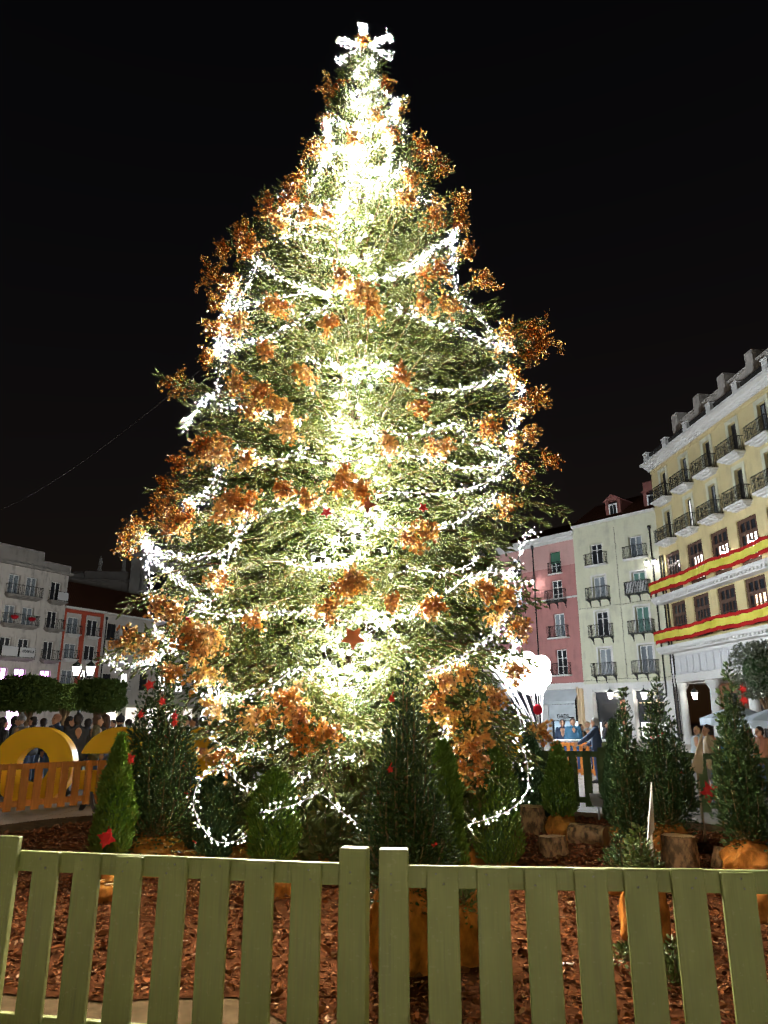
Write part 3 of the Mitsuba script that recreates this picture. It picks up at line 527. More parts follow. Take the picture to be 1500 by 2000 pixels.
# the tall mast behind the tree that lights the facades
MAST = at(800, 1288, 42)
k = thing('floodlight_mast', 'tall mast with glaring white floodlights seen through the branches behind the tree', 'floodlight')
obj('pole', lathe([(.25, 0), (.12, .4), (.09, MAST[2] + .3)], 12, (MAST[0], MAST[1], 0)), 'lamp_iron', k, smooth=40)
for a in range(4):
    m = bx(.28, .36, -.45, .45, -.32, .32, .02); g_ = bx(.362, .37, -.42, .42, -.29, .29)
    q_ = obj('lamp_head', rotz(m, a * math.pi / 2 + .5, MAST), 'lamp_iron', k); obj('lens', rotz(g_, a * math.pi / 2 + .5, MAST), 'lamp_glass', q_, emit=(1400, 1560, 1690))
# lamps fixed to the facades
def wall_lamp(F, s, z, label, emit=(40, 40, 38), n=2, out=1.1):
    k = thing('wall_lamp', label, 'wall lamp', 'lamps fixed to the facades')
    obj('bracket', F(tube([(s, -.02, z + .55), (s, -out * .6, z + .75), (s, -out, z + .55)], .025, 6)), 'black_iron', k)
    for j in range(n):
        c = F.pt(s + (j - (n - 1) / 2) * .65, -out, z); lantern(c, .15, k, emit)
for (u, v, F, l) in ((1034, 1138, FC, 'twin wall lamp on the downpipe of the pink house'), (1270, 1100, FC, 'twin wall lamp where the cream house meets the yellow house')):
    s, z = F.px(u, v, -1.1); wall_lamp(F, s, z - .15, l)
for (u, v, l) in ((1413, 1082, 'wall lamp before the third gallery window of the yellow house'), (1468, 1060, 'wall lamp before the fourth gallery window of the yellow house')):
    s, z = FY.px(u, v, -.6); wall_lamp(FY, s, z - .2, l, (25, 24, 22), 1, .6)
for i, (F, u, v, b, l) in enumerate(((FC, 1192, 1358, -.1, 'white lantern hanging before the left dark shop of the cream house'), (FC, 1258, 1358, -.1, 'white lantern hanging before the right dark shop of the cream house'), (FY, 1357, 1358, .5, 'white lantern hanging in the first bay of the yellow arcade'))):
    s, z = F.px(u, v, b); k = thing('hanging_lantern', l, 'lantern', 'lanterns hanging in the arcades')
    c = F.pt(s, b, z - .3); lantern(c, .24, k, (14, 13.5, 12)); obj('chain', tube([c + [0, 0, .85], [c[0], c[1], 4.45]], .015, 5), 'black_iron', k)

# ================================================================ THE LIT FIR TREE
TY = 10.0; TX = at(708, 60, TY)[0]; AX = np.array([TX, TY])
PROF = [(66, 700, 716), (120, 682, 733), (180, 662, 748), (250, 640, 782), (330, 604, 818), (400, 545, 868), (480, 484, 898), (560, 444, 926), (640, 424, 965), (720, 408, 1012), (800, 388, 1018), (880, 374, 1028),
        (960, 348, 1045), (1040, 312, 1060), (1120, 306, 1040), (1200, 298, 1032), (1290, 285, 1026), (1360, 335, 1030), (1440, 372, 1042), (1520, 392, 1030), (1600, 430, 995), (1660, 500, 930)]
_z = np.array([at(750, v, TY)[2] for v, _, _ in PROF])[::-1]
_l = np.array([TX - at(l, v, TY)[0] for v, l, _ in PROF])[::-1]; _r = np.array([at(r, v, TY)[0] - TX for v, _, r in PROF])[::-1]
TOP = float(_z[-1])
def renv(z, cosx):
    return np.interp(z, _z, _l) * (1 - cosx) / 2 + np.interp(z, _z, _r) * (1 + cosx) / 2
def surf(u, v, k=1.0):
    """The nearer point of the tree's envelope (scaled by k) on that line of sight, or the point where the line passes the axis closest."""
    d = ray(u, v); Y = np.linspace(5.5, 10.2, 240); Q = CAM + d * (Y / d[1])[:, None]
    o = Q[:, :2] - AX; r = np.linalg.norm(o, axis=1); R = renv(Q[:, 2], o[:, 0] / (r + 1e-9)) * k
    ins = np.nonzero(r < R)[0]
    return Q[ins[0]] if len(ins) else Q[np.argmin(r - R)]

SPRAYS = [(650, 180, 28), (748, 172, 20), (778, 212, 20), (638, 237, 18), (612, 292, 26), (690, 285, 26), (588, 357, 29), (762, 270, 20), (836, 302, 32), (800, 352, 24), (530, 410, 30), (548, 440, 28), (600, 430, 28), (640, 425, 22),
          (850, 420, 36), (892, 432, 30), (490, 485, 34), (442, 490, 18), (413, 540, 40), (455, 562, 26), (855, 530, 42), (936, 555, 36), (870, 602, 30), (545, 600, 32), (665, 553, 32), (725, 596, 38), (465, 640, 36), (413, 700, 25),
          (985, 658, 36), (1057, 660, 44), (347, 750, 30), (470, 752, 40), (597, 735, 30), (785, 740, 25), (1000, 740, 25), (1042, 780, 28), (540, 790, 42), (566, 840, 38), (495, 805, 25), (400, 868, 46), (440, 888, 35), (358, 905, 28),
          (485, 905, 26), (945, 840, 36), (1000, 872, 24), (760, 876, 27), (850, 880, 34), (1066, 896, 25), (1016, 926, 22), (668, 940, 44), (702, 962, 28), (482, 990, 40), (458, 976, 28), (330, 985, 42), (350, 1030, 38), (282, 1030, 30),
          (252, 1072, 24), (602, 980, 24), (982, 986, 27), (800, 1050, 34), (832, 1040, 24), (692, 1128, 34), (672, 1152, 28), (845, 1180, 32), (940, 1150, 30), (976, 1192, 36), (640, 1195, 28), (502, 1208, 25), (342, 1200, 32), (318, 1182, 24),
          (258, 1252, 38), (300, 1262, 28), (392, 1262, 50), (345, 1310, 28), (400, 1315, 46), (900, 1310, 26), (862, 1330, 24), (430, 1382, 28), (560, 1368, 44), (632, 1430, 46), (503, 1402, 36), (425, 1472, 26), (852, 1372, 34),
          (932, 1392, 34), (906, 1462, 46), (922, 1505, 40), (1050, 1430, 25), (452, 1482, 26), (962, 1362, 26), (1000, 1310, 26), (590, 1440, 30), (930, 1440, 34), (884, 1500, 30), (380, 1230, 30), (790, 395, 26), (906, 492, 26), (570, 395, 24), (430, 592, 22), (1022, 690, 28), (700, 575, 30), (1030, 640, 26), (512, 772, 28), (440, 1000, 28), (372, 1012, 30), (265, 1042, 22), (590, 1400, 30), (872, 1402, 26), (700, 1142, 24), (416, 1240, 34), (832, 1196, 22), (1002, 1222, 28), (984, 1160, 22), (822, 285, 22), (862, 330, 20), (636, 300, 18), (735, 240, 18), (572, 372, 22), (478, 455, 22), (890, 395, 22), (424, 640, 24), (1010, 800, 24), (1030, 850, 22), (330, 950, 26), (640, 640, 24), (820, 800, 26), (560, 960, 24), (760, 1180, 24), (430, 1130, 28), (820, 600, 24), (520, 690, 24)]

tree = thing('christmas_tree', 'tall fir tree wrapped in white light garlands and bronze leaf sprays inside the green fence', 'tree')
trk = [(TX + .02 * math.sin(z * 1.3), TY + .02 * math.cos(z), z) for z in np.linspace(-.05, TOP, 40)]
obj('trunk', tube(trk, np.interp(np.linspace(0, 1, 40), [0, .05, 1], [.24, .19, .02]), 12), 'bark', tree, smooth=True)

def shoots_mesh(B, D, L, n=11, nl=.036, w=.018):
    """Needle brushes: B bases, D directions, L lengths; each a soft spindle with needles standing off it."""
    B, D = np.asarray(B), unit(D); L = np.asarray(L)[:, None]; M = len(B)
    a = unit(np.cross(D, unit(rng.normal(size=(M, 3))))); b = np.cross(D, a); g2 = a * -.5 + b * .87; g3 = a * -.5 - b * .87
    bend = np.array([0, 0, 1.0]) * L * rng.uniform(-.06, .14, (M, 1)); tip = B + D * L + bend; r = .0155
    m1, m2 = B + D * L * .25, B + D * L * .75 + bend * .5
    R1 = [m1 + g * r for g in (a, g2, g3)]; R2 = [m2 + g * r * .9 for g in (a, g2, g3)]; out = []
    for i in range(3):
        j = (i + 1) % 3; out += [np.stack([B, R1[j], R1[i]], 1), np.stack([R1[i], R1[j], R2[j]], 1), np.stack([R1[i], R2[j], R2[i]], 1), np.stack([R2[i], R2[j], tip], 1)]
    for i in range(n):
        t = (i + .3) / n; g = i * 2.4
        ring = a * math.cos(g) + b * math.sin(g); nd = unit(D * (.7 + .25 * t) + ring * (.85 - .3 * t))
        p = B + D * L * t + bend * t * t; s = unit(np.cross(nd, D)) * w * .5
        out.append(np.stack([p - s, p + s, p + nd * nl * (1.1 - .3 * t) * rng.uniform(.8, 1.2, (M, 1))], 1))
    v = np.concatenate(out).reshape(-1, 3)
    return v, np.arange(len(v)).reshape(-1, 3)
NSH = 0
REST = [[], []]
def branch(tip, dens=1.0, zt=None, twk=1.0, own=True):
    """One limb from the trunk to TIP with side twigs and needle brushes."""
    global NSH
    tip = np.asarray(tip, float); o = tip[:2] - AX; L = np.linalg.norm(o)
    if zt is None:
        hf = np.clip(tip[2] / TOP, 0, 1); zt = np.clip(tip[2] - L * np.interp(hf, [0, .25, .6, 1], [-.22, .0, .3, .75]) + rng.uniform(-.1, .1), .25, TOP - .1)
    st = np.array([AX[0], AX[1], zt]); t = np.linspace(0, 1, 12)[:, None]
    sag = (.13 if tip[2] < 5 else .02) * L
    P = st * (1 - t) + tip * t + np.array([0, 0, 1.0]) * sag * 4 * t * (1 - t) + np.array([0, 0, 1.0]) * .05 * t ** 4
    LL = max(np.linalg.norm(tip - st), .2)
    woody = [tube(P, np.interp(t[:, 0], [0, 1], [.012 + .012 * LL, .006]), 5, False)]
    B, D, S = [], [], []
    side = 1
    for tt in np.arange(.14, .985, .09 / LL / dens):
        x = tt * 11; i = min(int(x), 10); p = P[i] + (P[i + 1] - P[i]) * (x - i); tg = unit(P[i + 1] - P[i]); sd = unit(np.cross(tg, [0, 0, 1])) * side; side = -side
        ln = (.13 + .36 * min((1 - tt) * LL, 1.35) ** .8) * rng.uniform(.7, 1.2) * twk
        dr_ = unit(tg * rng.uniform(.55, .95) + sd * rng.uniform(.45, 1.1) + np.array([0, 0, rng.uniform(-.75, .3)]))
        n = max(int(ln / .05), 1); e = p + dr_ * ln + np.array([0, 0, -.22 * ln])
        woody.append(tube([p, (p + e) / 2 + [0, 0, .03 * ln], e], [.006, .005, .003], 3, False))
        k = np.arange(1, n + 1) / n; bp = p + (e - p) * k[:, None]
        up = np.array([0, 0, 1.0]); w = unit(np.cross(dr_, up))
        sg = np.where(np.arange(n) % 2 == 0, 1, -1)[:, None]
        dd = dr_ * .8 + w * sg * rng.uniform(.6, 1.15, (n, 1)) + up * rng.uniform(-.75, .45, (n, 1)); dd[-1] = dr_
        B.append(bp); D.append(dd); S.append(rng.uniform(.08, .14, n) * (1.1 - .3 * k))
    n = int(LL * .75 / .06) + 2; k = np.linspace(.25, 1, n) * 11; i = np.minimum(k.astype(int), 10); bp = P[i] + (P[i + 1] - P[i]) * (k - i)[:, None]; tg = unit(P[i + 1] - P[i])
    dd = tg * .8 + rng.normal(size=(n, 3)) * .35 + [0, 0, .2]; dd[-1] = tg[-1]
    B.append(bp); D.append(dd); S.append(rng.uniform(.08, .14, n))
    B, D, S = np.vstack(B), np.vstack(D), np.concatenate(S); NSH += len(B)
    if own: obj('needles', shoots_mesh(B, D, S), 'needles', obj('branch', cat_(woody), 'twig', tree), kind='stuff')
    else: REST[0].append(cat_(woody)); REST[1].append(shoots_mesh(B, D, S))
tips = [surf(u, v, 1.0) for u, v, s in SPRAYS]
for p in tips: branch(p, .9)
LOW = [(432, 1500, 7.8), (492, 1628, 7.8), (690, 1472, 7.5), (712, 1492, 7.4), (626, 1548, 6.95), (1000, 1438, 7.9), (902, 1610, 7.7), (375, 1455, 8.4), (450, 1450, 8.0), (560, 1500, 7.8), (1045, 1485, 8.2), (800, 1520, 7.4), (950, 1520, 8.0), (880, 1560, 7.8), (520, 1560, 8.0)]
for u, v, Y in LOW: branch(at(u, v, Y), 1.0, zt=1.5)
for u, v in ((1106, 1003), (1078, 962), (1064, 1030), (200, 1290), (248, 1182), (240, 1312), (312, 742), (362, 836), (370, 800), (455, 460), (302, 962), (1050, 1180), (1040, 1300), (1055, 640), (560, 372), (862, 318)): branch(surf(u, v), 1.0)
NX = len(LOW) + 16
G = np.pi * (3 - math.sqrt(5)); zs = np.concatenate([np.linspace(.55, 4, 92), np.linspace(4, TOP - .25, 118)])
nb = 0
for i, z in enumerate(zs):
    for h in (0, 1):
        z = float(np.clip(round(zs[i] / .5 + .5 * h) * .5 - .25 * h + rng.normal() * .05, .5, TOP - .75))
        a = i * G + h * 2.3 + rng.uniform(-.15, .15)
        back = math.sin(a) > .25
        if back and (i + h) % 3: continue
        R = renv(z, math.cos(a)) * rng.uniform(.80, 1.0)
        front = abs(((a + math.pi / 2 + math.pi) % (2 * math.pi)) - math.pi)
        if front < .27 and 1.6 < z < 9.5: R *= rng.uniform(.3, .6)
        nb += 1
        branch((AX[0] + R * math.cos(a), AX[1] + R * math.sin(a), z), 1.0 if z < 6.5 else 1.35, twk=1.1 if z < 6.5 else 1.3, own=not back and nb % 8 < 5)
obj('further_branches', cat_(REST[0]), 'twig', tree, kind='stuff', label='remaining inner and rear branches of the fir'); obj('further_needles', cat_(REST[1]), 'needles', tree, kind='stuff')
PRT = nb; print('branches', nb + len(tips), 'shoots', NSH)

# ---- bronze leaf sprays
def zone(p):
    r = (p[0] - TX) / max(renv(p[2], math.copysign(1, p[0] - TX)), .3)
    return 'left edge' if r < -.72 else 'left half' if r < -.16 else 'middle' if r < .2 else 'right half' if r < .72 else 'right edge'
def spray_mesh(p, out, R):
    n_st = 18; Pv, Dv, stems = [], [], []
    for j in range(n_st):
        d = unit(out * .4 + rng.normal(size=3) * .8 + [0, 0, -.2]); ln = R * rng.uniform(.4, 1.0)
        a = p - out * .25 * R; e = a + d * ln + [0, 0, -.12 * ln]; m = (a + e) / 2 + [0, 0, .1 * ln]
        stems.append(tube([a, m, e], [.006, .005, .003], 4, False))
        n = int(ln / .0125) + 3; t = np.linspace(.12, 1, n)[:, None]
        c = a * (1 - t) ** 2 + 2 * m * t * (1 - t) + e * t ** 2
        Pv.append(c + rng.normal(size=c.shape) * .02); Dv.append(d * .35 + unit(rng.normal(size=c.shape)))
    Pv, Dv = np.vstack(Pv), np.vstack(Dv); s = rng.uniform(.032, .06, len(Pv))
    return leaves(Pv, Dv, rng.normal(size=Pv.shape), s, s * .85, .15, .8), cat_(stems)
order = sorted(range(len(SPRAYS)), key=lambda i: SPRAYS[i][1]); cnt = {}
for i in order:
    u, v, s = SPRAYS[i]; p = tips[i]; zn = zone(p); cnt[zn] = cnt.get(zn, 0) + 1
    o = np.array([p[0] - AX[0], p[1] - AX[1], .15]); o = unit(o)
    R = s / FPX * np.linalg.norm(p - CAM) * 1.22
    k = thing('leaf_spray', f'bronze leaf spray on the {zn} of the lit tree, {ORD[cnt[zn] - 1]} from the top', 'leaf spray', 'bronze leaf sprays tied to the tree')
    lv, st = spray_mesh(p + o * .06 + np.array([0, -.05, 0]), o, R)
    obj('leaves', lv, 'bronze_leaf', k, kind='stuff'); obj('stem', st, 'twig', k)

# ---- LED garlands
_oct = (np.array([[1, 0, 0], [-1, 0, 0], [0, 1, 0], [0, -1, 0], [0, 0, 1], [0, 0, -1.0]]), np.array([[0, 2, 4], [2, 1, 4], [1, 3, 4], [3, 0, 4], [2, 0, 5], [1, 2, 5], [3, 1, 5], [0, 3, 5]]))
def leds(C, r):
    n = len(C); v = (_oct[0][None] * np.broadcast_to(r, (n,))[:, None, None] * rng.uniform(.8, 1.25, (n, 1, 1)) * np.array([1, 1, 1.3]) + C[:, None]).reshape(-1, 3)
    return v, (np.arange(n)[:, None, None] * 6 + _oct[1][None]).reshape(-1, 3)
LEDC = np.array([1.0, .93, .80])
def led_garland(P, label, dens=54, rad=.075, L=1300, r=.0056, group='white light garlands swagged over the tree'):
    P = np.asarray(P); ln = np.linalg.norm(np.diff(P, axis=0), axis=1).sum()
    k = thing('light_garland', label, 'light garland', group)
    n = max(int(ln * dens), 8); C = smooth_line(P, n)
    off = rng.normal(size=(n, 3)); off /= np.linalg.norm(off, axis=1, keepdims=True); off *= rng.uniform(.35, 1, (n, 1)) * rad
    E = C + off + rng.normal(size=(n, 3)) * .01
    obj('cable', tube(smooth_line(P, max(int(ln / .06), 6)), .006, 4, False), 'cable', k)
    s = unit(np.cross(off, rng.normal(size=(n, 3)))) * .0018
    v = np.stack([C - s, C + s, E], 1).reshape(-1, 3)
    obj('lead', (v, np.arange(len(v)).reshape(-1, 3)), 'cable', k, kind='stuff')
    obj('led', leds(E, r), 'led', k, emit=LEDC * L, kind='stuff')
GAR = [[(555, 385), (610, 412), (670, 402), (760, 382), (840, 402)], [(500, 510), (560, 552), (640, 582)], [(640, 582), (700, 560), (760, 540), (830, 500), (882, 468)], [(440, 605), (520, 594), (625, 574)], [(430, 692), (520, 662), (600, 622), (652, 603)],
       [(760, 600), (840, 636), (930, 664), (1000, 682)], [(885, 450), (882, 560), (928, 620), (962, 665)], [(512, 512), (480, 580), (446, 650), (440, 700), (420, 780), (362, 836)], [(820, 762), (870, 766), (930, 756), (978, 733), (1014, 760), (1004, 820), (980, 872)],
       [(430, 802), (482, 796), (540, 822), (592, 832)], [(650, 832), (740, 852), (830, 846), (890, 832), (922, 872), (978, 892)], [(740, 892), (830, 896), (890, 916), (942, 914), (992, 896)], [(745, 962), (850, 966), (930, 950), (978, 922)],
       [(440, 925), (420, 968), (368, 995)], [(515, 1012), (600, 986), (680, 1026)], [(290, 1045), (298, 1110), (306, 1182)], [(292, 1062), (340, 1086), (400, 1090), (450, 1078), (490, 1008)], [(308, 1084), (340, 1120), (380, 1150), (412, 1182)],
       [(486, 1022), (450, 1090), (424, 1150), (400, 1192)], [(382, 1192), (480, 1202), (560, 1196), (642, 1206)], [(308, 1200), (326, 1250), (352, 1260), (320, 1282), (270, 1296), (220, 1282), (242, 1312)], [(398, 1362), (480, 1360), (540, 1336), (580, 1308), (622, 1336)],
       [(680, 1032), (780, 1034), (860, 1030), (922, 1000), (962, 968)], [(1040, 1040), (1012, 1062), (1000, 1110), (982, 1132)], [(868, 1162), (930, 1122), (985, 1122), (1008, 1182)], [(828, 1312), (880, 1292), (942, 1250), (982, 1198)],
       [(700, 1250), (760, 1215), (830, 1195)], [(432, 1502), (398, 1522), (385, 1562), (400, 1612), (442, 1645), (490, 1630)], [(440, 1490), (490, 1536), (562, 1540), (622, 1500), (690, 1474), (712, 1492)], [(510, 1586), (580, 1570), (626, 1550), (662, 1580), (712, 1616)],
       [(1000, 1440), (1022, 1490), (1026, 1530), (990, 1580), (940, 1600), (902, 1612)], [(958, 1300), (1000, 1372), (1012, 1440)], [(858, 1440), (872, 1400), (868, 1482)], [(632, 1310), (664, 1346), (708, 1336), (752, 1300)], [(400, 1320), (430, 1356), (408, 1400)],
       [(360, 990), (410, 960), (432, 920)], [(960, 1240), (1000, 1262), (975, 1300)], [(640, 700), (700, 740), (765, 720)], [(720, 1210), (768, 1242), (800, 1300)],
       [(470, 600), (450, 640), (430, 690)], [(590, 560), (640, 575), (700, 570)], [(830, 500), (800, 528), (745, 548)],
       [(548, 412), (600, 442), (662, 434)], [(600, 700), (655, 722), (720, 716), (790, 745)], [(585, 892), (650, 906), (742, 890)], [(560, 1098), (640, 1112), (700, 1092)], [(640, 1206), (700, 1216), (770, 1210), (850, 1166)], [(478, 545), (450, 600), (428, 690)],
       [(660, 1420), (720, 1440), (790, 1415)], [(600, 500), (680, 512), (740, 498)], [(470, 880), (530, 905), (600, 880)], [(790, 1110), (850, 1120), (930, 1090)], [(420, 1440), (500, 1470), (560, 1440)],
       # the windings round the top of the tree
       [(690, 112), (728, 128), (694, 150), (735, 166), (690, 190), (742, 206)], [(680, 205), (752, 226), (770, 200), (740, 182)], [(655, 232), (700, 260), (765, 236)], [(640, 262), (690, 300), (760, 268)], [(632, 330), (642, 284), (640, 240)],
       [(650, 330), (720, 362), (790, 322)], [(690, 318), (740, 348), (760, 330), (700, 344)], [(610, 382), (630, 330), (652, 300)], [(700, 240), (690, 330), (672, 400), (662, 470)], [(735, 240), (760, 300), (740, 350)], [(600, 400), (650, 420), (690, 402)],
       [(545, 470), (600, 462), (650, 470)], [(780, 200), (768, 232), (790, 260)]]
HANG = {27: 7.8, 28: 7.6, 29: 6.95, 30: 7.8}     # the lowest loops hang free in front of the shrubs
gl = [[at(u, v, HANG[j]) if j in HANG else surf(u, v, 1.0) for u, v in g] for j, g in enumerate(GAR)]
assert GAR[27][0] == (432, 1502) and GAR[30][0] == (1000, 1440)
cnt = {}
for j in sorted(range(len(GAR)), key=lambda j: np.mean([p[1] for p in GAR[j]])):
    P = np.array(gl[j]); c = P.mean(0); zn = zone(c); zn = {'left edge': 'left side', 'left half': 'left side', 'right half': 'right side', 'right edge': 'right side'}.get(zn, zn)
    mv = np.mean([p[1] for p in GAR[j]]); top = j >= len(GAR) - 13
    o = P[:, :2] - AX; P[:, :2] += o / (np.linalg.norm(o, axis=1, keepdims=True) + 1e-6) * .05
    zn = 'narrow top' if top else zn; cnt[zn] = cnt.get(zn, 0) + 1
    led_garland(P, f'white light garland on the {zn} of the tree, {ORD[cnt[zn] - 1]} swag from the top', dens=70 if top else 54, L=420 if top else 1300)

# ---- strings of round warm bulbs hanging down inside the front of the tree
BULBS = [[(700, 128), (712, 150), (698, 176), (722, 196), (706, 222), (728, 246), (700, 268)], [(712, 300), (690, 330), (735, 330), (668, 348), (712, 352), (690, 376), (740, 362)], [(652, 440), (655, 472), (670, 480), (680, 530), (655, 530), (690, 505)],
         [(668, 716), (656, 768), (670, 766), (650, 836), (655, 872), (662, 884), (640, 850), (672, 850)], [(700, 666), (700, 712), (692, 742), (700, 790), (712, 870), (700, 905), (700, 950), (718, 895)], [(746, 708), (736, 730), (730, 822), (732, 850), (738, 900), (733, 930), (742, 962), (722, 915)],
         [(716, 1000), (746, 1014), (700, 1030), (690, 1046), (735, 985), (752, 1000), (728, 1030), (705, 985)], [(662, 1060), (640, 1090), (652, 1102), (620, 1100), (640, 1130), (612, 1085), (668, 1100), (632, 1078)],
         [(750, 1070), (702, 1100), (710, 1140), (762, 1120), (752, 1150), (700, 1075)], [(702, 1190), (746, 1166), (766, 1166), (756, 1206), (735, 1195)], [(642, 1222), (660, 1246), (640, 1290), (652, 1340), (650, 1382), (632, 1262), (655, 1310)],
         [(702, 1240), (682, 1270), (720, 1290), (666, 1330), (692, 1350), (690, 1388), (684, 1424), (712, 1262), (676, 1300), (700, 1322)]]
for j, s in enumerate(BULBS):
    Q = [surf(u, v, .62 if v > 420 else .8) for u, v in s]; Q.sort(key=lambda p: -p[2])
    k = thing('bulb_string', f'string of round bulbs in the middle of the tree, {ORD[j]} from the top', 'bulb string', 'strings of round bulbs in the tree')
    obj('cable', tube([Q[0] + [0, 0, .35]] + Q, .004, 4, False), 'dark_cable', k)
    for p in Q: obj('bulb', ball(p - [0, 0, .03], .025, 1, (1, 1, 1.12)), 'led', k, emit=np.array([1, .9, .7]) * 2100)

Q = [np.array([TX + .2 * math.sin(i * 2.4), TY - .1 - rng.uniform(.2, .62) * renv(z, 0), z]) for i, z in enumerate(np.linspace(1.7, 11.2, 74))]
k = thing('bulb_string', 'long string of round warm white bulbs wound in front of the trunk inside the tree', 'bulb string', 'strings of round bulbs in the tree')
obj('cable', tube(Q, .004, 4, False), 'dark_cable', k)
for p in Q: obj('bulb', ball(p, .025, 1, (1, 1, 1.12)), 'led', k, emit=np.array([1, .9, .7]) * 2100)

# ---- the star on the top
k = thing('tree_topper_star', 'six armed star of white lights on the very top of the tree', 'star')
SC_ = at(709, 93, TY); up = np.array([0, 0, 1.0]); rt = np.array([1.0, 0, 0])
for (u, v) in ((709, 47), (658, 76), (765, 70), (659, 122), (766, 112), (706, 128)):
    e = at(u, v, TY); d = e - SC_; w = np.cross(unit(d), [0, 1, 0]) * .055
    m = obj('arm', cat_([tube([SC_ + d * .15 + w * s * .4, e + w * s * 1.2], .008, 4) for s in (-1, 1)] + [tube([e - w * 1.3, e + w * 1.3], .008, 4)]), 'cable', k)
    n = 75; t = rng.uniform(.15, 1.02, (n, 1)); C = SC_ + d * t + w * rng.uniform(-1.5, 1.5, (n, 1)) * (.55 + .7 * t) + np.array([0, 1, 0]) * rng.normal(size=(n, 1)) * .03
    obj('led', leds(C, .0078), 'led', m, emit=LEDC * 110, kind='stuff')
obj('frame', tube([(TX, TY, TOP - .5), SC_ - up * .1, SC_ + up * .2], .02, 6), 'dark_cable', k)
lv, st = spray_mesh(SC_ + np.array([0, -.12, .02]), unit([0, -1, -.2]), .2); obj('leaves', lv, 'bronze_leaf', k, kind='stuff')

# ---- felt and wooden ornaments
def star_mesh(c, R, n, r_in, th, face=(0, -1, 0), rot=0.0):
    a = np.arange(2 * n) * math.pi / n + math.pi / 2 + rot; r = np.where(np.arange(2 * n) % 2 == 0, R, R * r_in)
    v, f = prism(Polygon(np.stack([r * np.cos(a), r * np.sin(a)], 1)), th)
    z = -unit(face); x = unit(np.cross([0, 0, 1], z)) * -1; y = np.cross(z, x)
    x = np.cross(y, z)
    return v @ np.stack([x, y, z]) + np.asarray(c), f
def ornament(u, v, size, n, rin, mat, label, k=1.0, cat='star ornament'):
    p = surf(u, v, k); q = thing('star_ornament', label, cat, 'star ornaments hung on the tree')
    o = unit([p[0] - AX[0], p[1] - AX[1], 0]); R = size / FPX * np.linalg.norm(p - CAM)
    obj('star', star_mesh(p + o * .08, R, n, rin, .02, o), mat, q); obj('hook', tube([p + o * .07 + [0, 0, R * .9], p + [0, 0, R + .12]], .003, 4), 'dark_cable', q)
ornament(717, 990, 20, 4, .35, 'brown_star', 'dark brown four pointed star in front of the bulbs at mid height', 1.0)
ornament(690, 1247, 24, 5, .5, 'orange_star', 'orange red five pointed star glowing beside the lowest bulbs', 1.0)
ornament(378, 1216, 13, 5, .45, 'red_felt', 'small red felt star above the big bronze spray low on the left')
ornament(640, 1005, 12, 5, .45, 'red_felt', 'small red felt star left of the dark brown star')
ornament(822, 995, 11, 5, .45, 'red_felt', 'small red felt star right of the dark brown star')
# ---- guy wire
a = surf(392, 722, .9); b = at(-60, 1010, 26)
k = thing('guy_wire', 'thin grey guy wire running from the left side of the tree into the dark', 'wire'); t = np.linspace(0, 1, 20)[:, None]
obj('wire', tube(a * (1 - t) + b * t - np.array([0, 0, 1.0]) * .5 * 4 * t * (1 - t), .004, 5), 'dark_frame', k)

# ================================================================ THE ENCLOSURE: fences, shrubs, logs, bark
# ---- green fence in front
def on_line(u, v, P, d):              # where that line of sight meets the upright plane through P along d: (s, z)
    n = np.array([-d[1], d[0], 0]); q = ray(u, v); t = ((np.array([P[0], P[1], 0]) - CAM) @ n) / (q @ n); w = CAM + q * t - np.array([P[0], P[1], 0])
    return w[0] * d[0] + w[1] * d[1], w[2]
JOINT = np.array([slope(728, 1690) * 3.61, 3.61])
def fence_local(P, d, m): return Facade(P, d)(m)
ZR1, ZR0 = .93, .835
def picket_fence(label, P, d, planks, posts, s0, s1, zb=.06, mat='green_paint'):
    """Planks on two rails: local x along the fence, y away from the viewer."""
    k = thing('picket_fence', label, 'fence'); F = Facade(P, d)
    obj('top_rail', F(bx(s0, s1, .026, .062, ZR0, ZR1 - .003, .003)), mat, k)
    obj('bottom_rail', F(bx(s0, s1, .026, .062, .115, .213, .003)), mat, k)
    nails = []
    for i, (a, b) in enumerate(planks):
        m = bx(a, b, 0, .025, zb, ZR1 + .002 * math.sin(i * 5.1), .004)
        obj('plank', F(euler(move(m, (0, -.0006 * (i % 3), 0)), 0, .004 * math.sin(i * 2.3), 0)), mat, k)
        for zz in (ZR1 - .03, ZR1 - .07, .14, .19): nails.append(tube([((a + b) / 2 + .03 * math.sin(i * 7 + zz * 40), -.0025, zz), ((a + b) / 2 + .03 * math.sin(i * 7 + zz * 40), .003, zz)], .0045, 6))
    for a, b in posts:
        obj('post', F(bx(a, b, -.012, .024 if a < -1 else .07, 0.0, ZR1 + .068, .004)), mat, k)
        for zz in (ZR1 - .03, ZR1 - .075): nails.append(tube([((a + b) / 2 - .01, -.0145, zz), ((a + b) / 2 - .01, -.008, zz)], .004, 6))
    obj('nail_heads', F(cat_(nails)), 'cable' if mat == 'green_paint' else 'black_iron', k, kind='stuff')
    return k
dl = unit(np.array([slope(0, 1662) * 4.0, 4.0]) - np.array([slope(690, 1690) * 3.62, 3.62])) * -1
def sx(u, v, P, d): return on_line(u, v, P, d)[0]
LP = [(42, 113), (143, 195), (227, 278), (312, 363), (394, 447), (481, 536), (568, 626)]
pl = [(sx(a, 1680, JOINT, dl), sx(b, 1680, JOINT, dl)) for a, b in LP[1:]]; pw = .142
pl = [((a + b) / 2 - pw / 2, (a + b) / 2 + pw / 2) for a, b in pl]; pl = [(pl[0][0] - .226, pl[0][1] - .226)] + pl
po = [(sx(-22, 1660, JOINT, dl), sx(36, 1660, JOINT, dl)), (sx(663, 1690, JOINT, dl), sx(716, 1690, JOINT, dl))]
